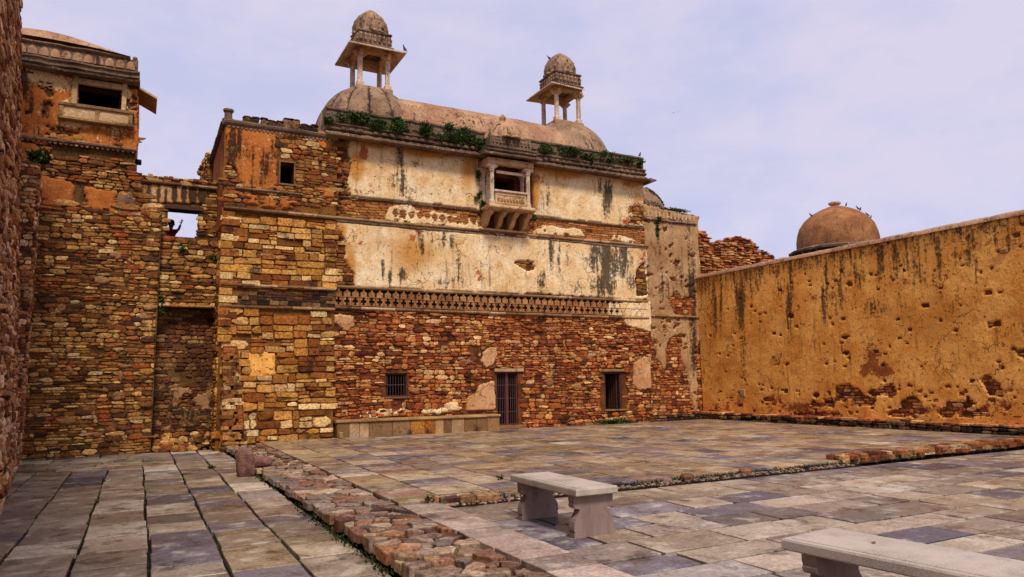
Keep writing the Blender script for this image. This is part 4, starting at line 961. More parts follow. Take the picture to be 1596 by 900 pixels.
items = courses(PSd, None, [], (.1, .2), (.2, .45), (.03, .08), .03, 48, uvbox=[(-25.5, -.1), (-YB, 6.2)])
place(blk, PSd, items, LIB_R, M['stone_yellow'], 'side_stone', 120)
for k in range(30):                                       # quoins climbing the corner
    z = 2.9+k*.225
    if z > 6.5: break
    cube('quoin', (xb0-.05, YB-.06-random.Random(k).uniform(0, .03), z), (xb0+(.45 if k % 2 else .3), YB+.3, z+.2), M['stone_yellow'], blk, .015)
for zz, pr in ((6.79, .14), (4.55, .10), (3.93, .10)):
    mould('string_course', PBk, (xb0-.02, zz-.04), (xb1, zz-.04), [(-.02, 0), (pr-.03, 0), (pr, .03), (pr, .08), (-.02, .1)], M['coping'], blk, (.4, 1.0), seed=int(zz*10)+1)
mould('string_course', PBk, (xb0+.3, 7.38), (xb0+2.2, 7.38), [(-.02, 0), (.08, 0), (.1, .03), (.08, .07), (-.02, .08)], M['mould'], blk, (.5, 1.0), seed=13)
mould('cornice', PBk, (xb0-.1, 9.28), (xb1, 9.28), [(-.5, 0), (.07, 0), (.14, .06), (.16, .12), (.1, .16), (-.5, .2)], M['mould'], blk, None, jit=.01, seed=14)
mould('side_cornice', PSd, (-25.6, 9.28), (-YB+.02, 9.28), [(-.5, 0), (.07, 0), (.14, .06), (.16, .12), (.1, .16), (-.5, .19)], M['mould'], blk, None, jit=.01, seed=15)
for k in range(26):
    x = xb0+.05+k*.122; V = [(x+.05*math.cos(a), YB-.085, 9.275-.07*math.sin(a)) for a in [math.pi*i/5 for i in range(6)]]; V += [(a, b+.07, c) for a, b, c in V]
    mk('scallop', V, [(0, 1, 2, 3, 4, 5), (11, 10, 9, 8, 7, 6)]+[(i, i+6, (i+1) % 6+6, (i+1) % 6) for i in range(6)], M['mould'], blk)
rg = random.Random(3)
for px_ in (384, 397, 411, 423, 436, 447, 452, 461, 474, 484, 490):
    u, v = PBk.px(px_, 196); h = rg.uniform(.12, .2) if px_ not in (447, 452, 461) else .26
    o = rock('broken_merlon', (u, YB+.0, 9.45+h/2), (rg.uniform(.09, .13), .09, h/2+.03), px_*.37, M['stone_dark'], blk, amp=.5)
    rock('merlon_cap', (u+.01, YB, 9.47+h), (.12, .1, .04), px_*.77, M['stone_dark'], o, amp=.4)
Geo().lathe((2.02, YB+.12, 9.45), [(.17, 0), (.17, .06), (.11, .1), (.11, .26), (.15, .3), (.15, .36), (.02, .4)], 10).mk('corner_turret', M['mould'], blk)
g = Geo().box((WB[0]-.045, YB-.05, WB[2]-.045), (WB[0], YB+.1, WB[3]+.045)).box((WB[1], YB-.05, WB[2]-.045), (WB[1]+.045, YB+.1, WB[3]+.045)).box((WB[0], YB-.048, WB[3]), (WB[1], YB+.1, WB[3]+.045)).box((WB[0], YB-.048, WB[2]-.045), (WB[1], YB+.1, WB[2]))
g.mk('window_frame', M['coping'], blk)
Geo().tube((4.72, YB+.1, 8.62), (4.68, YB-.24, 8.58), .075, 9, .06).mk('stone_spout', M['stone_dark'], blk)
# stump of the ruined wall in front of the block
st = thing('ruined_wall_stump', 'narrow stepped stump of broken rubble wall leaning against the yellow corner block', 'wall stump', (2.4, 21.3, -.12))
rg = random.Random(77); z = -.14; 
while z < 2.78:
    h = rg.uniform(.06, .14); f = z/2.8; wx = 2.78-.32*f; yf = 21.22+.28*f
    x = 2.08
    while x < wx-.06:
        w = min(rg.uniform(.22, .55), wx-x)
        i = rg.randrange(24)
        B = Matrix.Translation((x+w/2, (yf+YB)/2+rg.uniform(-.03, .02), z-.01)) @ Matrix.Rotation(rg.gauss(0, .06), 4, 'Z') @ Matrix.Diagonal((w*1.03, YB-yf+.05, h*1.06, 1))
        link('stone', libmesh(LIB_R, i, M['stone_brown'] if rg.random() < .9 else M['stone_yellow'], 'stone'), st, B); x += w
    z += h
# ================================================================ LEFT TOWER
YT = 22.4; PT = front(YT)
tw = thing('left_tower', 'tall rubble tower with orange plaster, one dark window and a curved roof, at the left', 'tower', (-1.4, 24, -.12))
wall_rects('wall', PT, -3.6, .40, -.28, 6.62, [], .6, M['mortar_brown'], tw)
WT = (-1.86, -.78, 9.45, 10.1)
wall_rects('upper_wall', front(YT+.05), -3.8, -.36, 6.62, 10.45, [WT], .5, M['mortar_brown'], tw)
cube('side_wall', (-.2, YT+.603, -.28), (.4, 26.4, 6.62), M['mortar_brown'], tw); cube('side_wall', (-.86, YT+.56, 6.62), (-.36, 26.4, 10.45), M['plaster_orange'], tw)
cube('side_wall', (-3.8, YT+.605, -.28), (-3.3, 26.4, 10.45), M['mortar_brown'], tw); cube('back_wall', (-3.29, 25.9, -.28), (-.87, 26.4, 10.45), M['mortar_brown'], tw)
cube('ledge_top', (-3.5, YT+.02, 6.6), (.385, YT+.6, 6.68), M['stone_brown'], tw); cube('floor', (-3.29, YT+.56, 8.4), (-.87, 25.9, 8.6), M['inside'], tw); cube('ceiling', (-3.29, YT+.56, 10.3), (-.87, 25.9, 10.44), M['inside'], tw)
items = courses(PT, None, [], (.065, .14), (.14, .42), (.012, .06), .035, 51, uvbox=[(-3.3, -.15), (.38, 6.6)])
items += [(x, z, -.04, .38, .16, .11, 0, 0) for x, z in ((.2, 1.2+.9*k) for k in range(6))]
place(tw, PT, items, LIB_R, M['stone_brown'], 'stone', 300)
items = courses(PT, [[(30, 236), (214, 252), (214, 285), (248, 330), (248, 345), (170, 335), (150, 290), (60, 275), (30, 270)], [(30, 204), (214, 212), (214, 232), (30, 220)]], [], (.08, .14), (.16, .42), (.0, .05), .04, 52)
place(tw, PT, items, LIB_R, M['stone_brown'], 'upper_stone', 160)
items = courses(PT, None, [], (.1, .15), (.3, .7), (.03, .1), .1, 57, uvbox=[(-2.8, 6.5), (.1, 6.8)])
place(tw, PT, items, LIB_R, M['stone_brown'], 'ledge_stone', 60)
sheet('orange_plaster', PT, [[(16, 100), (216, 140), (214, 236), (120, 228), (16, 214)]], [op(122, 124, 190, 176), [(95, 165), (205, 178), (205, 200), (95, 186)]], M['plaster_orange'], tw, .045, .04, 3, seed=53,
  blobs=[(60, 118, 34, 14, 2, .9), (85, 128, 30, 12, 2, 1.0), (112, 135, 8, 14, 2, .8), (38, 130, 10, 32, 0, 1.1), (46, 155, 8, 26, 0, .8), (70, 170, 8, 20, 0, .6), (58, 205, 8, 16, 0, .6), (130, 195, 40, 8, 2, .8), (105, 168, 10, 16, 2, .5), (202, 160, 6, 24, 2, .6), (180, 205, 18, 10, 2, .5), (95, 205, 40, 20, 0, .25)], pits=.2)
sheet('orange_plaster', PT, [[(47, 270), (110, 282), (116, 290), (118, 318), (95, 326), (52, 326)], [(130, 290), (182, 298), (180, 335), (135, 326)], [(30, 222), (80, 230), (62, 262), (34, 256)]], [], M['plaster_orange'], tw, .045, .05, 3, seed=54, blobs=[(120, 305, 8, 24, 0, .7), (140, 310, 6, 20, 0, .4)])
sheet('dark_plaster', PT, [[(180, 304), (205, 302), (214, 325), (206, 338), (180, 336)]], [], M['mould'], tw, .045, .04, 3, seed=55, blobs=[(0, 0, 1, 1, 0, 0)])
mould('string_course', PT, (-3.5, 8.33), (-.33, 8.33), [(-.02, 0), (.08, 0), (.11, .03), (.11, .07), (.06, .1), (-.02, .12)], M['mould'], tw, (.5, 1.1), seed=16)
for k in range(24):
    x = -3.3+k*.125; V = [(x+.045*math.cos(a), YT-.07, 8.335-.05*math.sin(a)) for a in [math.pi*i/5 for i in range(6)]]; V += [(a, b+.07, c) for a, b, c in V]
    mk('bead', V, [(0, 1, 2, 3, 4, 5), (11, 10, 9, 8, 7, 6)]+[(i, i+6, (i+1) % 6+6, (i+1) % 6) for i in range(6)], M['coping'], tw)
smears(PT, tw, (55, 340, 235, 700), 30, M['smear'], 600, 1.1)
smears(PBk, blk, (395, 350, 515, 440), 6, M['smear'], 640); smears(PBk, blk, (395, 490, 515, 680), 12, M['smear'], 650)
# window surround, balustrade slab
cube('jamb', (-2.0, YT-.08, 9.4), (-1.86, YT+.2, 10.3), M['carved'], tw, .01); cube('jamb', (-.78, YT-.08, 9.2), (-.66, YT+.2, 10.3), M['carved'], tw, .01)
cube('lintel', (-1.86, YT-.07, 10.1), (-.78, YT+.2, 10.26), M['carved'], tw, .01)
bl = cube('balcony_panel', (-2.24, YT-.2, 9.06), (-.48, YT-.02, 9.40), M['carved'], tw, .01)
cube('panel_rail', (-2.28, YT-.25, 9.36), (-.45, YT+.0, 9.45), M['coping'], bl, .012); cube('panel_foot', (-2.28, YT-.25, 8.98), (-.44, YT, 9.06), M['coping'], bl, .012)
for x in (-2.2, -1.35, -.53): cube('panel_post', (x-.05, YT-.225, 9.06), (x+.05, YT-.19, 9.36), M['coping'], bl, .006)
PT2 = front(YT)
mould('eave', PT2, (-3.9, 10.32), (-.34, 10.32), [(-.4, 0), (.1, -.02), (.34, -.03), (.36, .02), (.2, .08), (-.4, .1)], M['mould'], tw, None, jit=.012, seed=31)
mould('cornice', PT2, (-3.9, 10.43), (-.36, 10.43), [(-.4, 0), (.12, 0), (.2, .04), (.2, .09), (.12, .12), (.12, .17), (.18, .2), (.18, .24), (.1, .27), (-.4, .27)], M['mould'], tw, None, jit=.014, seed=32)
mould('frieze', PT2, (-3.9, 10.70), (-.42, 10.70), [(-.4, 0), (.04, 0), (.04, .36), (-.4, .36)], M['mould'], tw, None, jit=.006, seed=33)
for k in range(13):
    x = -3.75+k*.262; V = [(x+.115*math.cos(a), YT-.09, 10.74+.24*max(0, math.sin(a))**.8) for a in [math.pi*i/7 for i in range(8)]]; V += [(a, b+.06, c) for a, b, c in V]
    mk('leaf_ornament', V, [tuple(range(8)), tuple(range(15, 7, -1))]+[(i, i+8, (i+1) % 8+8, (i+1) % 8) for i in range(8)], M['roof'], tw)
mould('roof_edge', PT2, (-3.9, 11.05), (-.62, 11.05), [(-.4, 0), (.08, 0), (.12, .04), (.08, .09), (-.4, .1)], M['mould'], tw, None, jit=.012, seed=34)
V = []; F = []; n = 28; cxr, a_, b_ = -2.75, 2.12, 1.9
for i in range(n+1):
    for j in range(n+1):
        x = -1+2*i/n; y = -1+2*j/n; h = .80*(1-abs(x)**1.7)**.75*(1-y*y*.98)**.5 if abs(x) < 1 else 0
        V.append((cxr+a_*x, YT+1.75+b_*y, 11.1+h))
for i in range(n):
    for j in range(n): F.append((i*(n+1)+j, (i+1)*(n+1)+j, (i+1)*(n+1)+j+1, i*(n+1)+j+1))
mk('roof', V, F, M['roof'], tw, True)
rock('roof_lump', (-1.3, YT+1.75, 11.72), (.12, .1, .06), 4.4, M['roof'], tw); rock('corner_knob', (-.5, YT+.0, 10.98), (.07, .07, .2), 9.4, M['mould'], tw)
for k in range(3):                                       # sloping eave stones on the side wall
    y0 = YT+.05+k*.45; V = [(-.36, y0, 10.26), (.12, y0, 10.02), (.12, y0+.44, 10.02), (-.36, y0+.44, 10.26)]; V += [(a, b, c+.06) for a, b, c in V]
    mk('eave_stone', V, [(0, 3, 2, 1), (4, 5, 6, 7), (0, 1, 5, 4), (1, 2, 6, 5), (2, 3, 7, 6), (3, 0, 4, 7)], M['carved'], tw)
cube('corbel', (-.36, YT+.2, 8.1), (-.2, YT+.5, 8.2), M['stone_dark'], tw, .02)
# ================================================================ GATE WALL with the opening, and the low wall under it
YG = 23.4; PG = front(YG)
gt = thing('gate_wall', 'ruined rubble wall with a square opening to the sky and a person in it', 'wall', (.9, 23.6, -.12))
GO = (.57, 1.43, 6.12, 7.0)
wall_rects('wall', PG, -.34, 1.96, -.28, 7.9, [GO], .45, M['mortar_brown'], gt)
items = courses(PG, [[(205, 270), (335, 284), (345, 372), (240, 372), (205, 340)]], [op(261, 316, 311, 375), [(222, 288), (322, 290), (322, 318), (222, 316)]], (.09, .15), (.16, .36), (.02, .06), .04, 61)
place(gt, PG, items, LIB_R, M['stone_brown'], 'stone', 200)
sheet('stained_plaster', PG, [[(222, 288), (322, 292), (324, 319), (222, 318)]], [], M['plaster_buff'], gt, .035, .05, 2, seed=62, blobs=[(232, 303, 5, 20, 0, 1.0), (247, 303, 4, 18, 0, 1.0), (258, 305, 3, 18, 0, .8), (272, 303, 5, 18, 0, 1.1), (287, 303, 6, 18, 0, 1.2), (300, 303, 8, 20, 0, 1.2), (315, 303, 8, 20, 0, 1.3)])
mould('string_course', PG, (-.2, 7.72), (1.9, 7.72), [(-.02, 0), (.12, 0), (.14, .03), (.14, .07), (-.02, .08)], M['coping'], gt, (.4, .8), seed=63)
cube('lintel', (.5, YG-.06, 7.0), (1.55, YG+.4, 7.13), M['wood'], gt, .01)
for i in range(16):
    rg = random.Random(i); x = -.3+i*.14; cube('coping_stone', (x, YG-.05, 7.9), (x+.135, YG+.4, 7.93+rg.uniform(.02, .09)), M['stone_brown'], gt, .02)
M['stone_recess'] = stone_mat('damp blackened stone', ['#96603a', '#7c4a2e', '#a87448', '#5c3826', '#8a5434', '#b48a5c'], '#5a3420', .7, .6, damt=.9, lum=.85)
lw = thing('low_wall', 'lower rubble wall between the tower and the yellow block, damp and blackened at its foot', 'wall', (1.2, 23, -.12))
YLW = 22.75; PLW = front(YLW)
wall_rects('wall', PLW, .38, 1.98, 4.0, 6.04, [], .6, M['mortar_brown'], lw)
wall_rects('lower_wall', front(YLW+.34), .38, 1.98, -.28, 4.0, [], .3, M['mortar_brown'], lw)
items = courses(PLW, None, [], (.1, .19), (.18, .42), (.03, .08), .03, 64, uvbox=[(.4, 4.0), (1.97, 6.0)])
place(lw, PLW, items, LIB_R, M['stone_brown'], 'stone', 160)
items = courses(front(YLW+.34), None, [], (.08, .15), (.15, .34), (.02, .06), .05, 65, uvbox=[(.4, -.1), (1.97, 3.97)])
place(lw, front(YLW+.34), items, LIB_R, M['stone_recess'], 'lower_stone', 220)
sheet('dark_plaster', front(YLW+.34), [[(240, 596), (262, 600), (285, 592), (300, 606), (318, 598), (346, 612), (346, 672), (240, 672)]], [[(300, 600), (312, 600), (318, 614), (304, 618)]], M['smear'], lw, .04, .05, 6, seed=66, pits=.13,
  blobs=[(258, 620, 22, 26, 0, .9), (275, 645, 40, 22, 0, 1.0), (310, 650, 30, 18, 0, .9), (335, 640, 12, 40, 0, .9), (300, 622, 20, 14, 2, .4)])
cube('ledge_soffit', (.385, YLW+.01, 3.95), (1.975, YLW+.55, 4.0), M['mortar_dark'], lw)
mould('ledge', PLW, (.39, 3.96), (1.97, 3.96), [(-.1, 0), (.06, 0), (.09, .03), (.08, .08), (-.1, .09)], M['stone_yellow'], lw, (.3, .6), seed=67)
# heap of fallen stones at its foot
hp = thing('rubble_heap', 'heap of fallen rubble stones in the dark corner between tower and block', 'rubble', (1.2, 22.3, -.12)); rg = random.Random(70)
for k in range(70):
    x = rg.uniform(.5, 1.95); d = rg.random(); y = 22.85-d*.62; s = rg.uniform(.09, .22); z = -.14+(1-d)*.42*rg.uniform(.5, 1.1)
    B = Matrix.Translation((x, y, z)) @ Matrix.Rotation(rg.uniform(0, 6), 4, 'Z') @ Matrix.Rotation(rg.uniform(-.6, .6), 4, 'X') @ Matrix.Diagonal((s*1.3, s, s*rg.uniform(.5, .9), 1))
    link('fallen_stone', libmesh(LIB_R, rg.randrange(24), M['stone_brown'], 'fallen_stone'), hp, B)
# terrace behind the opening where the person stands
te = thing('upper_terrace', 'upper terrace floor with a low broken parapet, seen through the opening', 'terrace', (1, 25.5, -.12))
cube('terrace_floor', (-.15, 23.9, -.2), (1.95, 27.5, 5.25), M['mortar_brown'], te)
cube('parapet', (-.15, 27.1, 5.25), (1.95, 27.45, 6.32), M['mortar_brown'], te)
for k in range(14): cube('parapet_stone', (-.1+k*.145, 27.04, 6.32), (.035+k*.145, 27.46, 6.36+random.Random(k).uniform(0, .08)), M['stone_red'], te, .015)
# ruined side wall rising behind the block's corner
rs = thing('broken_side_wall', 'broken end of a rubble side wall standing behind the corner block', 'wall', (2, 27.5, -.12))
cube('wall', (1.75, 25.65, 5.2), (2.4, 28.6, 9.55), M['mortar_brown'], rs)
items = courses(facingleft(1.75), None, [], (.1, .18), (.18, .4), (.03, .07), .03, 71, uvbox=[(-28.6, 5.2), (-25.65, 9.55)])
place(rs, facingleft(1.75), items, LIB_R, M['stone_brown'], 'stone', 160)
items = courses(front(25.65), None, [], (.1, .18), (.12, .3), (.03, .07), .03, 72, uvbox=[(1.74, 6.0), (2.0, 9.5)])
place(rs, front(25.65), items, LIB_R, M['stone_brown'], 'end_stone', 60)
for k in range(12): rock('top_stone', (1.95+.1*math.sin(k*3), 25.8+k*.24, 9.57), (.26, .15, .09+.05*math.sin(k*2.1)), k*1.3, M['stone_brown'], rs)

# ================================================================ NEAR LEFT WALL
A = np.array([-1.86, 14.2]); Bp = np.array([-2.62, 22.35]); dr = (Bp-A)/np.linalg.norm(Bp-A)
A0 = A-dr*12.5
U_ = np.array([dr[0], dr[1], 0]); N_ = np.cross(U_, (0, 0, 1)); N_ = N_ if N_[0] > 0 else -N_
lwl = thing('near_left_wall', 'tall rough rubble wall running away along the left edge of the picture', 'wall', (A0[0], A0[1], -.12))
lean = .055
Vl = np.array([-N_[0]*lean, -N_[1]*lean, 1]); Vl /= np.linalg.norm(Vl); Nl = np.cross(U_, Vl)
PLt = Pl((A0[0], A0[1], -.15), U_, Vl, Nl); L1 = 12.5+6.3; L2 = 12.5+8.2
wall_rects('wall', PLt, 0, L1, -.1, 13.6, [], .9, M['mortar_yellow'], lwl)
for_items = courses(PLt, None, [], (.08, .17), (.3, .8), (.02, .09), .04, 81, uvbox=[(6.0, 0), (L1, 13.5)], gap=.012, tilt=.12)
place(lwl, PLt, for_items, LIB_R, M['stone_left'], 'stone', 300)
end = Pl(PLt.w(L1, 0, 0), -Nl, Vl, U_)
# lower continuation against the tower
lw2 = thing('lower_left_wall', 'lower smoother wall stretch between the tall rough wall and the tower', 'wall', (Bp[0], Bp[1], -.12))
PL2 = Pl(PLt.w(L1, 0, 0), U_, (0, 0, 1), np.cross(U_, (0, 0, 1)))
wall_rects('wall', PL2, .003, L2-L1+.2, -.1, 7.35, [], .7, M['mortar_brown'], lw2)
sheet('grey_plaster', PL2, None, [], M['plaster_pink'], lw2, .06, .05, uvbox=[(.9, 4.6), (L2-L1+.15, 7.33)], seed=82, blobs=[(40, 420, 30, 140, 0, .4)], low=.08)
items = courses(PL2, None, [], (.1, .18), (.18, .4), (.04, .1), .03, 83, uvbox=[(.0, -.05), (L2-L1+.15, 7.33)])
place(lw2, PL2, items, LIB_R, M['stone_left'], 'stone', 120)
PL3 = Pl(PLt.w(L1, 0, 0), (1, 0, 0), (0, 0, 1), (0, -1, 0)); items = courses(PL3, None, [], (.1, .18), (.12, .3), (.02, .06), .03, 84, uvbox=[(-.6, -.05), (.02, 7.33)])
place(lw2, PL3, items, LIB_R, M['stone_left'], 'end_stone', 40)

# ================================================================ END TOWER right of the palace front
YE = 22.7; PE = front(YE); xe0, xe1 = 17.1, 20.62
et = thing('end_tower', 'plain pinkish plastered tower block with a small mossy dome, right of the palace front', 'tower', (19, 24.5, 0))
wall_rects('wall', PE, xe0, xe1, -.25, 8.3, [], .6, M['mortar_red'], et)
shell(et, xe0, xe1, YE+.603, 26.5, -.25, 8.3, M['mortar_red'], roof=False); cube('roof', (xe0, YE+.02, 8.3), (xe1-.01, 26.5, 8.42), M['mould'], et)
sheet('plaster', PE, [[(995, 318), (1088, 338), (1092, 520), (1084, 560), (1088, 645), (1080, 650), (1075, 600), (1062, 560), (1060, 520), (1040, 530), (1036, 580), (1022, 560), (1015, 510), (995, 500)]],
  [[(1040, 470), (1052, 455), (1062, 468), (1076, 462), (1084, 480), (1074, 492), (1050, 488)], [(1000, 400), (1008, 420), (1009, 460), (1000, 470)]], M['plaster_pink'], et, .045, .06, 4, seed=91,
  blobs=[(1025, 380, 6, 60, 0, .5), (1045, 370, 5, 50, 0, .5), (1055, 430, 8, 40, 0, .5), (1035, 450, 16, 30, 0, .5), (1077, 460, 8, 60, 0, 1.1), (1072, 390, 4, 60, 0, .5), (1045, 345, 40, 8, 0, .6), (1080, 540, 6, 50, 0, .9), (1025, 390, 12, 50, 2, .3), (1060, 480, 20, 20, 2, .6)], pits=.26)
items = courses(PE, [[(1008, 445), (1090, 455), (1094, 648), (1012, 664)]], [], (.09, .17), (.16, .36), (.01, .045), .05, 92)
place(et, PE, items, LIB_R, M['stone_red'], 'stone', 260)
mould('string_course', PE, (xe0+.3, 4.16), (xe1, 4.16), [(-.02, 0), (.12, 0), (.14, .03), (.12, .09), (-.02, .1)], M['coping'], et, (.4, .9), seed=93)
mould('cornice', PE, (xe0, 8.10), (xe1+.06, 8.10), [(-.3, 0), (.1, 0), (.14, .04), (.1, .09), (-.3, .1)], M['mould'], et, None, jit=.01, seed=94)
mould('parapet', PE, (xe0, 8.2), (xe1, 8.2), [(-.3, 0), (.04, 0), (.05, .36), (-.1, .42), (-.3, .4)], M['mould'], et, None, jit=.03, seed=95)
for k in range(14): Geo().box((17.9+k*.2, YE-.075, 8.26), (18.0+k*.2, YE-.03, 8.5), .01).mk('parapet_block', M['carved'], et)
Geo().lathe((18.6, 24.3, 8.3), [(1.5, 0)]+[(1.5*math.cos(a), .1+1.6*math.sin(a)) for a in [math.pi/2*k/14 for k in range(14)]]+[(.03, 1.7)], 48).mk('mossy_dome', M['roof_dome'], et, True)
# ================================================================ RUINED WALL behind
rw = thing('ruined_back_wall', 'broken dark rubble wall with a ragged top, behind the long ochre wall', 'ruin', (24, 26, 0))
YR = 26.2; PR = front(YR); prof = [(1080, 358), (1090, 360), (1102, 366), (1106, 378), (1118, 380), (1132, 372), (1152, 369), (1168, 374), (1180, 386), (1194, 394), (1205, 402), (1216, 412)]
tops = [PR.px(*p) for p in prof]; us = [t_[0] for t_ in tops]
for i in range(len(us)-1):
    zt = (tops[i][1]+tops[i+1][1])/2; cube('wall', (us[i]+.001, YR+.02+.003*(i % 2), 3.5), (us[i+1]-.001, YR+.7, zt-.12), M['mortar_red'], rw)
items = courses(PR, [prof+[(1216, 450), (1080, 450)]], [], (.07, .13), (.2, .5), (.03, .12), .04, 96, rot=.05, tilt=.1)
place(rw, PR, items, LIB_R, M['stone_red'], 'stone', 300)
rg = random.Random(9)
for k in range(60):
    u = rg.uniform(us[0], us[-1]); z = np.interp(u, us, [t_[1] for t_ in tops])
    rock('top_stone', (u, YR+rg.uniform(0, .6), z-.03+rg.uniform(-.06, .06)), (rg.uniform(.1, .24), rg.uniform(.1, .2), rg.uniform(.04, .08)), k*1.1, M['stone_red'], rw)

# ================================================================ LONG OCHRE WALL on the right
XW = 20.6; PW = facingleft(XW); wl = thing('courtyard_wall', 'long high ochre plastered wall full of holes closing the courtyard on the right', 'wall', (XW, 15, 0))
ZW = 6.0
wall_rects('wall', PW, -22.68, -3.0, -.25, ZW-.14, [], .8, M['mortar_red'], wl)
pr = [[(1300, 635), (1304, 602), (1325, 600), (1340, 612), (1318, 620), (1296, 632), (1262, 634), (1268, 624)], [(1368, 606), (1392, 598), (1398, 614), (1390, 620), (1374, 614)], [(1400, 638), (1405, 625), (1424, 618), (1436, 628), (1440, 645), (1416, 646)], [(1531, 594), (1538, 586), (1560, 600), (1563, 618), (1545, 616)], [(1582, 548), (1600, 545), (1600, 562)], [(1540, 503), (1561, 500), (1561, 508), (1540, 510)], [(1330, 622), (1345, 616), (1366, 624), (1360, 632), (1334, 632)], [(1438, 474), (1448, 473), (1448, 479), (1438, 479)]]
rp = random.Random(99)
for k in range(15):
    x = rp.uniform(1100, 1596); y = 648-rp.uniform(0, 1)**2*40; w_ = rp.uniform(6, 22); h_ = rp.uniform(3, 9); pr.append([(x-w_, y), (x-w_*.6, y-h_), (x, y-h_*.7), (x+w_*.5, y-h_*1.1), (x+w_, y-h_*.2), (x+w_*.4, y+h_*.6), (x-w_*.5, y+h_*.7)])
for k in range(190):
    x = rp.uniform(1100, 1596); top = 430-(x-1088)*.2106; y = rp.uniform(top+22, 645)
    if rp.random() < .35: y = rp.uniform(600, 648)
    s = rp.uniform(.8, 2.1)*(1.0 if rp.random() < .85 else 2.2)*(.7+.5*(x-1088)/500); pr.append([(x-s*1.3, y-s*.2), (x-s*.3, y-s*.8), (x+s*1.1, y-s*.5), (x+s*1.2, y+s*.5), (x, y+s*.8), (x-s, y+s*.6)])
wb = []
for x in range(1100, 1620, 22):
    top = 430-(x-1088)*.2106; wb.append((x, top+14, 16, 22, 0, .6))
rb = random.Random(41)
for k in range(34):
    x = rb.uniform(1095, 1600); top = 430-(x-1088)*.2106; L_ = rb.uniform(20, 75); wb.append((x, top+8+L_*.7, rb.uniform(3, 9), L_, 0, rb.uniform(.35, .75)))
for k in range(16): wb.append((rb.uniform(1095, 1600), rb.uniform(430, 640), rb.uniform(15, 50), rb.uniform(8, 22), rb.choice((1, 1, 2)), rb.uniform(.25, .5)))
if 0:
    pass
for x, y, rx, ry, s in ((1157, 470, 8, 60, .95), (1160, 540, 7, 40, .55), (1232, 480, 7, 40, .8), (1305, 470, 5, 30, .6), (1360, 480, 25, 20, .5), (1430, 420, 20, 26, .5), (1330, 430, 30, 26, .55), (1220, 450, 20, 24, .5), (1180, 440, 14, 20, .5), (1500, 400, 30, 20, .5), (1570, 380, 30, 22, .6), (1110, 470, 10, 30, .4)): wb.append((x, y, rx, ry, 0, s))
for x, y, rx, ry, s in ((1360, 560, 14, 24, .85), (1375, 578, 22, 12, .9), (1352, 575, 12, 14, .8), (1250, 635, 40, 8, .7), (1290, 560, 8, 10, .4), (1215, 560, 10, 14, .35), (1470, 640, 60, 8, .6), (1560, 630, 30, 8, .6), (1130, 635, 30, 10, .4), (1420, 440, 40, 6, .4), (1480, 430, 40, 8, .4)): wb.append((x, y, rx, ry, 2, s))
for x, y, rx, ry, s in ((1450, 500, 120, 60, .5), (1300, 520, 60, 50, .3)): wb.append((x, y, rx, ry, 1, s))
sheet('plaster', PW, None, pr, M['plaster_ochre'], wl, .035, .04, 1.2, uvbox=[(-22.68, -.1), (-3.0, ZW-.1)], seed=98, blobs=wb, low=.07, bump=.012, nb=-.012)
items = courses(PW, [p for p in pr[:8]]+[[(1090, 600), (1600, 585), (1600, 665), (1090, 650)]], [], (.07, .13), (.16, .36), (.005, .03), .04, 97, gap=.015)
place(wl, PW, items, LIB_R, M['stone_red'], 'stone', 300)
V = []; F = []; nl = 160; na = 10
for i in range(nl+1):
    y = 22.68-(22.68-3.0)*i/nl
    for j in range(na+1):
        a = math.pi*j/na; q = mnoise.noise(Vector((y*1.5, a, 3)))*.035+mnoise.noise(Vector((y*6, a*2, 3)))*.018
        V.append((XW+.40-(.50+q)*math.cos(a), y, ZW-.18+(.20+q)*math.sin(a)**.7))
for i in range(nl):
    for j in range(na): F.append((i*(na+1)+j, i*(na+1)+j+1, (i+1)*(na+1)+j+1, (i+1)*(na+1)+j))
mk('coping', V, F, M['roof'], wl, True)
for (x, y, w_, h_) in ((1159, 613, .24, .3), (1208, 556, .2, .1), (1566, 322+70, .2, .12), (1476+90, 350, .16, .1)):
    u, v = PW.px(x, y); cube('set_stone', (XW-.09, -u-w_/2, v-h_/2), (XW+.1, -u+w_/2, v+h_/2), M['coping'], wl, .02)
# plinth along its foot
plw = thing('wall_plinth', 'low rubble plinth with a flat stone top along the foot of the ochre wall', 'plinth', (20.2, 14, 0)); XPn = 20.02
cube('core', (XPn+.03, 3.0, -.25), (XW-.001, 22.66, .30), M['mortar_dark'], plw)
items = courses(facingleft(XPn+.03), None, [], (.07, .14), (.14, .34), (.03, .07), .05, 101, uvbox=[(-22.6, .02), (-3.2, .29)], band=(.24, .28), blk=(.5, 1.2))
place(plw, facingleft(XPn+.03), items, LIB_R, M['stone_dark'], 'stone', 200)
it = []; y = 3.1; rg = random.Random(6)
while y < 22.5:
    l = rg.uniform(.3, .7); x = XPn-.02
    for wf in ((.3, .32) if rg.random() < .6 else (.62,)):
        it.append((x+wf/2, y+l/2, 0, wf-.015, l-.02, rg.uniform(.05, .09), rg.gauss(0, .03), rg.gauss(0, .03))); x += wf
    y += l
place(plw, flat(.285), it, LIB_R, M['stone_red'], 'top_stone', 120)
pb = thing('wall_plinth', 'short rubble plinth at the foot of the end tower beside the palace corner', 'plinth', (19, 22.3, 0))
cube('core', (17.4, 22.35, -.25), (20.0, YE-.002, .26), M['mortar_dark'], pb)
items = courses(front(22.35), None, [], (.07, .14), (.14, .34), (.03, .07), .05, 102, uvbox=[(17.4, .05), (20.0, .26)], band=(.2, .24), blk=(.5, 1.2))
place(pb, front(22.35), items, LIB_R, M['stone_dark'], 'stone', 60)

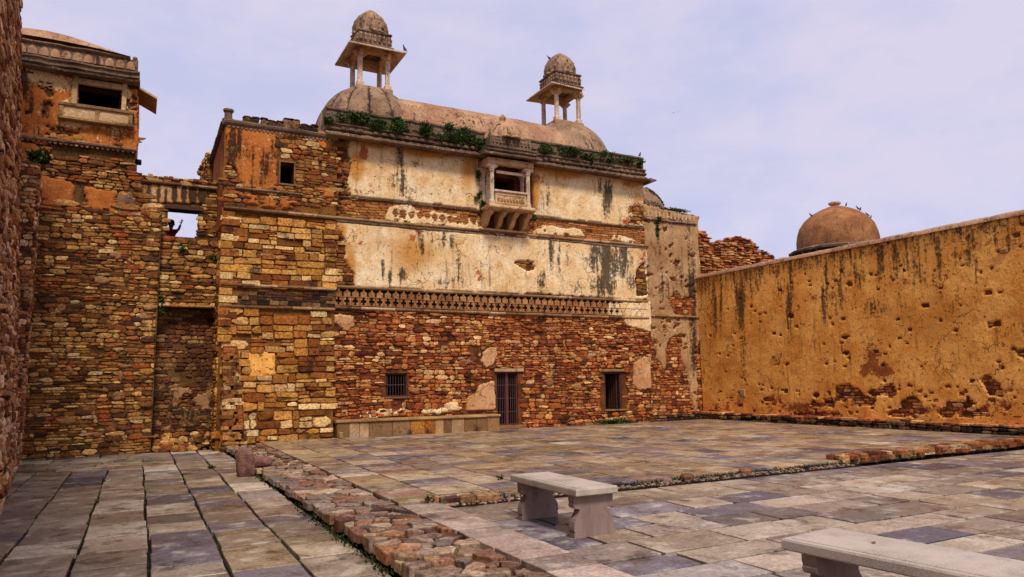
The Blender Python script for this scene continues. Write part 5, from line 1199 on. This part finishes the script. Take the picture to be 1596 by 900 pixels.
# ================================================================ FAR DOMED BUILDING behind the ochre wall
dc = at_depth(1306, 388, 45); fd = thing('domed_tomb', 'brown domed building behind the ochre wall, pigeons perched on its dome', 'building', (dc[0], dc[1], 0)); fz = dc[2]
R_ = 2.42
Geo().lathe((dc[0], dc[1], fz), [(R_*.985, -.3), (R_, 0), (R_*1.0, .5), (R_*.97, .95), (R_*.91, 1.4), (R_*.78, 1.85), (R_*.58, 2.24), (R_*.37, 2.5), (R_*.15, 2.7), (.2, 2.76), (.2, 2.8)], 64).mk('dome', M['roof_red'], fd, True)
Geo().lathe((dc[0], dc[1], fz+2.74), [(.2, 0), (.22, .06), (.34, .1), (.38, .18), (.36, .26), (.24, .3), (.05, .34)], 32, 12, .08).mk('finial', M['pavil'], fd, True)
Geo().lathe((dc[0], dc[1], fz-.3), [(R_+.05, 0), (R_+.5, .02), (R_+.52, .14), (R_+.05, .3)], 16).mk('eave', M['mould'], fd)
Geo().lathe((dc[0], dc[1], -.2), [(R_+.02, 0), (R_+.02, fz-.3)], 8).mk('drum', M['roof_red'], fd)
for k in range(32):
    a = 2*math.pi*k/32; Geo().box((dc[0]+(R_+.2)*math.cos(a)-.06, dc[1]+(R_+.2)*math.sin(a)-.06, fz-.6), (dc[0]+(R_+.2)*math.cos(a)+.06, dc[1]+(R_+.2)*math.sin(a)+.06, fz-.3)).mk('eave_bracket', M['mould'], fd)

# ================================================================ PERSON in the opening
def skin(name, pts, edges, rad, mat, parent, sub=2):
    me = bpy.data.meshes.new(name); me.from_pydata(pts, edges, []); me.materials.append(mat); o = link(name, me, parent)
    md = o.modifiers.new('skin', 'SKIN'); md.use_smooth_shade = True
    for i, r in enumerate(rad): me.skin_vertices[0].data[i].radius = (r, r) if not isinstance(r, tuple) else r
    me.skin_vertices[0].data[0].use_root = True
    s = o.modifiers.new('sub', 'SUBSURF'); s.levels = sub; s.render_levels = sub
    return o
hx, hz = front(24.3).px(266.5, 352); gx, gz = front(24.3).px(279, 348)
pe = thing('person', 'person in a dark red shirt with one arm raised, standing in the square opening', 'person', (hx, 24.3, 5.25))
fz0 = 5.25; k = hz-fz0-1.52                                # fit the figure between the terrace floor and the head
def pp(x, y, z): return (hx+x, 24.3+y, fz0+z+max(-.2, k)*(z > .9))
sh = 1.33
pts = [pp(-.03, 0, .92), pp(-.02, .01, 1.12), pp(-.01, 0, 1.30), pp(0, 0, 1.40), pp(.0, -.01, 1.47),           # pelvis, waist, chest, neck, head base
       pp(.01, -.01, 1.53), pp(.01, 0, 1.62),                                                                # head
       pp(.10, .0, .88), pp(.11, .02, .50), pp(.11, .06, .08), pp(.12, -.06, .03),                           # right leg
       pp(-.16, .0, .88), pp(-.17, -.01, .50), pp(-.17, .04, .08), pp(-.17, -.08, .03),                      # left leg
       pp(.15, 0, 1.36), (hx+.22, 24.26, gz-.22), (hx+.27, 24.2, gz-.05),                                    # raised arm: shoulder, elbow, wrist
       pp(-.17, 0, 1.34), pp(-.24, .02, 1.10), pp(-.16, -.14, .98)]                                          # lowered arm
ed = [(0, 1), (1, 2), (2, 3), (3, 4), (4, 5), (5, 6), (0, 7), (7, 8), (8, 9), (9, 10), (0, 11), (11, 12), (12, 13), (13, 14), (2, 15), (15, 16), (16, 17), (2, 18), (18, 19), (19, 20)]
rad = [.13, .115, .14, .05, .065, .085, .075, .08, .06, .04, .035, .08, .06, .04, .035, .055, .042, .03, .055, .042, .03]
body = skin('body', pts, ed, rad, M['skin'], pe)
def hand(w, d, up):
    w = np.array(w); d = np.array(d)/np.linalg.norm(d); s = np.cross(d, up); s /= np.linalg.norm(s)
    P = [tuple(w), tuple(w+d*.05), tuple(w+d*.085)]; E_ = [(0, 1), (1, 2)]; Rr = [.022, .03, .028]
    skin('palm', P, E_, Rr, M['skin'], body, 1)
    for q, (off, ln) in enumerate(((-.026, .062), (-.009, .075), (.009, .07), (.026, .055))):
        a = w+d*.085+s*off; skin('finger', [tuple(a), tuple(a+d*ln*.5+np.array(up)*.004), tuple(a+d*ln+np.array(up)*-.012)], [(0, 1), (1, 2)], [.009, .0085, .007], M['skin'], body, 1)
    a = w+d*.03-s*.025; skin('thumb', [tuple(a), tuple(a-s*.025+d*.02), tuple(a-s*.035+d*.045)], [(0, 1), (1, 2)], [.011, .009, .008], M['skin'], body, 1)
hand((hx+.27, 24.2, gz-.05), (.3, -.1, 1), (0, -1, 0)); hand(pp(-.16, -.14, .98), (.3, -.9, -.1), (0, 0, 1))
skin('shirt', [pp(-.03, 0, .90), pp(-.02, .01, 1.12), pp(-.01, 0, 1.31), pp(.0, 0, 1.385), pp(.155, 0, 1.36), (hx+.2, 24.27, gz-.26), pp(-.175, 0, 1.34), pp(-.22, .02, 1.18)], [(0, 1), (1, 2), (2, 3), (2, 4), (4, 5), (2, 6), (6, 7)], [.148, .135, .155, .06, .07, .055, .07, .058], M['shirt'], pe)
skin('trousers', [pp(-.03, 0, .93), pp(.10, 0, .86), pp(.11, .02, .50), pp(.11, .06, .10), pp(-.16, 0, .86), pp(-.17, -.01, .5), pp(-.17, .04, .10)], [(0, 1), (1, 2), (2, 3), (0, 4), (4, 5), (5, 6)], [.14, .095, .072, .055, .095, .072, .055], M['trouser'], pe)
rock('hair', pp(.0, .02, 1.62), (.098, .108, .10), 2.2, M['hair'], pe, amp=.1)
for sx in (-1, 1): rock('ear', pp(.01+sx*.088, .0, 1.56), (.012, .02, .03), 1, M['skin'], body, amp=.05)
Geo().add([pp(.0, -.115, 1.545), pp(-.015, -.085, 1.54), pp(.025, -.085, 1.54), pp(.005, -.085, 1.59)], [(0, 1, 3), (0, 3, 2), (0, 2, 1)]).mk('nose', M['skin'], body)
for sx in (-1, 1): rock('eye', pp(.005+sx*.032, -.083, 1.585), (.012, .006, .007), 1, M['hair'], body, amp=.02)
rock('mouth', pp(.005, -.085, 1.505), (.022, .006, .006), 1, M['shirt'], body, amp=.02)

# ================================================================ PIGEONS
def bird(P, head, label, s=.32, up=.5, group='birds perched on the domes', flying=False):
    P = np.array(P); r = thing('pigeon', label, 'bird', tuple(P), group); c, q = math.cos(head), math.sin(head); ct, st = math.cos(up*.55 if not flying else 0), math.sin(up*.55 if not flying else 0)
    ring = [(-.55, .12-up*.1, .03, .015), (-.42, .14-up*.06, .055, .03), (-.25, .2, .11, .09), (0, .26, .16, .16), (.16, .33+up*.08, .13, .14), (.27, .42+up*.12, .075, .08), (.32, .50+up*.15, .072, .075), (.38, .53+up*.16, .055, .055), (.44, .52+up*.16, .02, .018), (.5, .505+up*.16, .006, .006)]
    V = []; n = 10
    for x, z, w_, h_ in ring:
        for k in range(n):
            a = 2*math.pi*k/n; y = w_*math.cos(a); zz = z+h_*math.sin(a); xx, zz = x*ct-(zz-.2)*st, .2+(zz-.2)*ct+x*st; V.append((P[0]+s*(xx*c-y*q), P[1]+s*(xx*q+y*c), P[2]+s*zz))
    F = [(j*n+k, j*n+(k+1) % n, (j+1)*n+(k+1) % n, (j+1)*n+k) for j in range(len(ring)-1) for k in range(n)]+[tuple(range(n-1, -1, -1)), tuple((len(ring)-1)*n+k for k in range(n))]
    mk('body', V, F, M['bird'], r, True)
    for sy in (-1, 1):
        if flying:
            V = [(.15, .05*sy, .3), (-.15, .05*sy, .3), (-.3, .7*sy, .5), (-.05, .95*sy, .48), (.15, .5*sy, .46)]; V = V+[(a, b, z-.03) for a, b, z in V]
            V = [(P[0]+s*(a*c-b*q), P[1]+s*(a*q+b*c), P[2]+s*z) for a, b, z in V]
            mk('wing', V, [(0, 1, 2, 3, 4), (9, 8, 7, 6, 5)]+[(i, 5+i, 5+(i+1) % 5, (i+1) % 5) for i in range(5)], M['bird'], r)
        else:
            Geo().tube((P[0]-s*.05*sy*q, P[1]+s*.05*sy*c, P[2]-.01), (P[0]-s*.05*sy*q, P[1]+s*.05*sy*c, P[2]+s*.2), s*.012, 5).mk('leg', M['bird'], r)
    return r
# on the far dome: where a ray through the photo grazes the dome's outline
def ondome(x, y): return at_depth(x, y, 45)
for (x, y, hd, lb) in ((1264, 334, 2.5, 'pigeon perched alone on the left shoulder of the far brown dome'), (1319, 318, .3, 'pigeon just right of the far dome\'s finial'), (1337, 323, 2.6, 'pigeon sitting upright, left one of a pair high on the far dome'), (1341, 325, .2, 'pigeon sitting lower, right one of a pair high on the far dome'), (1352, 333, 2.3, 'taller of the two lowest pigeons on the far dome\'s right shoulder'), (1357, 338, -.4, 'lowest pigeon on the far dome, at its right shoulder')):
    bird(ondome(x, y+4.0), hd, lb, .36)
bird((6.92+.97, 24.05-.97, 13.40), 2.0, 'pigeon standing upright on the tip of the left pavilion\'s eave', .34, .75)
dp = float((np.array([14.98, 24.05, 14])-EYE)@FW)
bird(at_depth(876, 95, dp), .2, 'pigeon near the top of the right pavilion\'s dome, tail raised', .36, .6)
bird(at_depth(857, 95, dp), 2.6, 'pigeon on the left side of the right pavilion\'s dome', .34, .3)
bird((17.15, 21.75, 10.38), .5, 'pigeon at the right end of the palace parapet', .28)
bird(at_depth(1050, 177, 150), .6, 'bird flying in the open sky right of the right pavilion, nearer of two', .3, group='birds flying far off', flying=True)
bird(at_depth(1058, 175, 190), .6, 'tiny bird flying in the open sky, farther of two', .24, group='birds flying far off', flying=True)

# ================================================================ PLANTS
def foliage(name, c, s, n, ls, mat, seed, label, cat='plant', group=None, flatx=None, kind=None, droop=0, clump=7):
    rg = random.Random(seed); V = []; F = []; cl = [(rg.gauss(0, .42), rg.gauss(0, .4), rg.gauss(0, .4), rg.uniform(.25, .5)) for _ in range(clump)]
    for k in range(n):
        a = cl[rg.randrange(clump)]; p = [c[i]+s[i]*(a[i]+rg.gauss(0, a[3]*.6)) for i in range(3)]
        d = Vector((rg.uniform(-1, 1), rg.uniform(-1, .3), rg.uniform(-.6-droop, 1))).normalized(); t_ = d.cross(Vector((rg.uniform(-1, 1), rg.uniform(-1, 1), rg.uniform(-1, 1)))).normalized(); l = ls*rg.uniform(.6, 1.4)
        P = Vector(p); i = len(V); V += [tuple(P), tuple(P+d*l*.5+t_*l*.28), tuple(P+d*l), tuple(P+d*l*.5-t_*l*.28)]; F.append((i, i+1, i+2, i+3))
    o = mk(name, V, F, mat); return tag(o, label, cat, group, kind)
PP = front(Y0-.15)
for k, (x, y, rx, ry, n, lb) in enumerate(((509, 190, 8, 7, 200, 'small green bush at the left end of the palace parapet'), (552, 186, 20, 8, 500, 'green bush on the parapet under the left dome'), (585, 194, 16, 10, 450, 'second green bush from the left dome, on the parapet'),
    (618, 199, 16, 10, 500, 'green bush on the parapet below the right edge of the left dome'), (660, 206, 15, 9, 450, 'rounded bush on the parapet between the left dome and the long hedge'), (700, 214, 20, 11, 700, 'left half of the long leafy mass on the parapet beside the balcony roof'), (735, 222, 20, 13, 800, 'dense bush against the left side of the balcony roof'),
    (797, 222, 8, 6, 160, 'small bush growing out of the balcony parapet'), (848, 236, 14, 8, 420, 'dark bush on the parapet just right of the balcony roof'), (890, 240, 24, 8, 500, 'low bush on the parapet under the right dome'), (916, 245, 12, 8, 300, 'bush on the parapet between the right dome and the roof end'), (945, 247, 14, 6, 260, 'thin bush near the right end of the parapet'), (975, 252, 16, 7, 350, 'spreading bush at the right end of the parapet'), (996, 256, 8, 6, 150, 'twiggy bush overhanging the right end of the parapet'))):
    u, v = PP.px(x, y); sx = rx/1111*24; sz = ry/1111*24*1.1
    foliage('parapet_bush', (u, Y0-.28, v), (sx*1.15, .2, sz*1.15), int(n*2.6), .07, M['leaf'], 200+k, lb, 'bush', 'bushes growing on the palace parapet')
for k, (x, y, rx, ry, n, lb) in enumerate(((744, 275, 4, 8, 120, 'small creeper tuft high beside the balcony window'), (744, 305, 6, 9, 200, 'creeper tuft halfway down beside the balcony window'), (751, 328, 9, 16, 420, 'largest hanging creeper tuft at the left foot of the balcony'), (757, 349, 4, 4, 90, 'lowest little creeper tuft under the balcony'), (832, 340, 4, 7, 110, 'small dark creeper at the right foot of the balcony'))):
    u, v = front(Y0-.1).px(x, y); foliage('wall_creeper', (u, Y0-.15, v), (rx/46*.7, .07, ry/46*.7), int(n*1.4), .065, M['leaf'], 230+k, lb, 'creeper', 'creepers beside the balcony window', droop=.5, clump=4)
for k, (x, y, rx, ry, n, lb) in enumerate(((1003, 355, 5, 7, 160, 'upper plant in the seam between palace and end tower'), (1004, 373, 4, 6, 120, 'lower plant in the seam between palace and end tower'), (1026, 342, 6, 5, 150, 'plant on the cornice of the end tower'), (1024, 358, 3, 6, 80, 'hanging plant below the cornice of the end tower'))):
    u, v = front(YE-.1).px(x, y); foliage('wall_plant', (u, 21.78 if k < 2 else YE-.14, v), (rx/42*.7, .07, ry/42*.7), int(n*1.3), .07, M['leaf'], 240+k, lb, 'plant', 'plants on the end tower')
rg = random.Random(250); V = []; F = []
for k in range(9000):
    az = rg.uniform(math.pi, 2*math.pi+.3); el = rg.uniform(0.0, 1.15)
    if vnoise(az*3, el*4, 3)+(.9-el)*.35 < .45: continue
    P = Vector((18.6+1.5*math.cos(el)*math.cos(az), 24.3+1.5*math.cos(el)*math.sin(az), 8.4+1.6*math.sin(el))); D = Vector((rg.uniform(-1, 1), rg.uniform(-1, .2), rg.uniform(-.2, 1))).normalized(); t_ = D.cross(Vector((rg.uniform(-1, 1), 1, .3))).normalized(); l = rg.uniform(.02, .06)
    i = len(V); V += [tuple(P), tuple(P+D*l*.5+t_*l*.3), tuple(P+D*l), tuple(P+D*l*.5-t_*l*.3)]; F.append((i, i+1, i+2, i+3))
M['moss'] = leaf_mat('brown green moss', ['#3c3a1c', '#2e3018', '#4a4424', '#5a4c2c', '#343c1c'])
tag(mk('dome_moss', V, F, M['moss']), 'mossy growth covering the small dome of the end tower', 'moss', kind='stuff')
foliage('dry_grass', (19.7, YE+.05, 8.7), (.7, .12, .05), 700, .08, M['leaf_dry'], 251, 'dry grass on the parapet of the end tower', 'grass', clump=12)
u, v = PL2.px(45, 268); P = PL2.w(.9, 7.4, 0); foliage('wall_shrub', (P[0], P[1], 7.5), (.26, .3, .28), 500, .11, M['leaf'], 252, 'leafy green shrub growing on top of the lower left wall', 'shrub')
for k, (x, y, lb) in enumerate(((286, 389, 'small green plant in the face of the low wall, left one'), (333, 402, 'green plant in the face of the low wall near the yellow block'))):
    u, v = PLW.px(x, y); foliage('wall_plant', (u, YLW-.08, v), (.11, .05, .09), 110, .07, M['leaf'], 260+k, lb)
u, v = PLW.px(248, 475); foliage('wall_plant', (.5, YLW-.05, v), (.07, .06, .25), 200, .06, M['leaf'], 263, 'dark plant hanging in the corner between tower and low wall', droop=.5)
foliage('weed_patch', (15.4, Y0-.2, .16), (.75, .09, .09), 1200, .07, M['leaf'], 270, 'dark weeds along the wall foot below the open doorway', 'weeds', clump=20)
foliage('weed', (2.72+.85, YS-.02, .11), (.05, .04, .05), 45, .05, M['leaf'], 271, 'small green weed on the platform corner beside the rough stones', 'weed')
foliage('weed', (1.5, 17.2, ZL+.03), (.08, .06, .03), 60, .05, M['leaf'], 272, 'little green weed in the left paving near the boulder', 'weed')
foliage('weed', flat(ZP).px(780, 748)+(ZP+.03,), (.05, .05, .03), 40, .05, M['leaf'], 273, 'tiny weed on the platform left of the small bench', 'weed')
# grasses in the shadowed gutter beside the rubble strip
rg = random.Random(15); V = []; F = []
for k in range(900):
    y = rg.uniform(6.6, 15.2); d = vnoise(y*1.3, 3.3, 5)
    if d < rg.uniform(.25, .75): continue
    x = 2.2-abs(rg.gauss(0, .05)); P = Vector((x, y, ZL-.01+rg.uniform(0, .04))); D = Vector((rg.uniform(-.8, .3), rg.uniform(-.6, .6), rg.uniform(.2, 1))).normalized(); t_ = D.cross(Vector((rg.uniform(-1, 1), 1, 0))).normalized(); l = rg.uniform(.02, .06)
    i = len(V); V += [tuple(P), tuple(P+D*l*.5+t_*l*.25), tuple(P+D*l), tuple(P+D*l*.5-t_*l*.25)]; F.append((i, i+1, i+2, i+3))
tag(mk('gutter_weeds', V, F, M['leaf_dark']), 'small weeds growing in the gutter along the rubble strip', 'weeds', kind='stuff')
V = []; F = []
for k in range(2600):
    y = rg.uniform(2.5, 18); x = rg.choice(cols[2:8])+rg.gauss(0, .012)
    if vnoise(x*3, y*2.2, 8) < .55: continue
    P = Vector((x, y, ZL-.03)); D = Vector((rg.uniform(-.5, .5), rg.uniform(-.5, .5), rg.uniform(.3, 1))).normalized(); t_ = D.cross(Vector((1, rg.uniform(-1, 1), 0))).normalized(); l = rg.uniform(.015, .04)
    i = len(V); V += [tuple(P), tuple(P+D*l*.5+t_*l*.25), tuple(P+D*l), tuple(P+D*l*.5-t_*l*.25)]; F.append((i, i+1, i+2, i+3))
tag(mk('joint_moss', V, F, M['leaf_dry']), 'short moss and grass in the joints of the left paving', 'moss', kind='stuff')
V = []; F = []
for k in range(3000):  # dark leaves added to stand for the shade under the step edge
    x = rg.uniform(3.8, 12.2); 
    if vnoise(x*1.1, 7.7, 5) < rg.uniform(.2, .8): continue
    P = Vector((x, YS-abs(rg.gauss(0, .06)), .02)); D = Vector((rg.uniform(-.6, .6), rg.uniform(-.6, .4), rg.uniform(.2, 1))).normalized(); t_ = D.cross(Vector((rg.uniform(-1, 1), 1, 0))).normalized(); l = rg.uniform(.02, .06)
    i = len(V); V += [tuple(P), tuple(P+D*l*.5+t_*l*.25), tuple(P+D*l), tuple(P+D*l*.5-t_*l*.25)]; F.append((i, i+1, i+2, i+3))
tag(mk('step_shade_weeds', V, F, M['leaf_dark']), 'dark small weeds and moss along the foot of the platform step', 'weeds', kind='stuff')
# dry leaves lying about
def dead_leaf(x, y, z, s, a, lb):
    V = []; F = []
    for j, (t_, w_) in enumerate(((-.5, .02), (-.25, .22), (.05, .3), (.3, .18), (.5, .02))):
        for q, sg in enumerate((-1, 0, 1)): V.append((x+s*(t_*math.cos(a)-sg*w_*math.sin(a)), y+s*(t_*math.sin(a)+sg*w_*math.cos(a)), z+s*(.04+.12*abs(sg)*abs(w_)*2+.12*abs(t_))))
    for j in range(4):
        for q in range(2): F.append((j*3+q, j*3+q+1, j*3+q+4, j*3+q+3))
    return tag(mk('dry_leaf', V, F, M['dryleaf']), lb, 'leaf', 'dry leaves lying in the courtyard')
M['dryleaf'] = simple('dry leaf', '#8a6238', .8, .2)
x, y = flat(.52).px(1362, 847); dead_leaf(x, y, .522, .055, .6, 'curled dry leaf lying on the seat of the nearer bench')
for (px_, py_, s, lb) in ((549, 695, .16, 'dark dry leaf on the platform near the stone seat'), (642, 726, .12, 'small dry leaf on the platform, middle of the left half'), (905, 730, .1, 'dry leaf on an orange slab behind the small bench'), (600, 712, .1, 'dry leaf on the platform left of centre, on a tan slab')):
    x, y = flat(ZP).px(px_, py_); dead_leaf(x, y, ZP+.004, s, px_, lb)
tag(cube('white_block', (5.34, Y0-.55, ZP), (5.46, Y0-.43, ZP+.18), M['coping'], None, .02), 'small pale stone block standing at the left end of the stone seat', 'block')
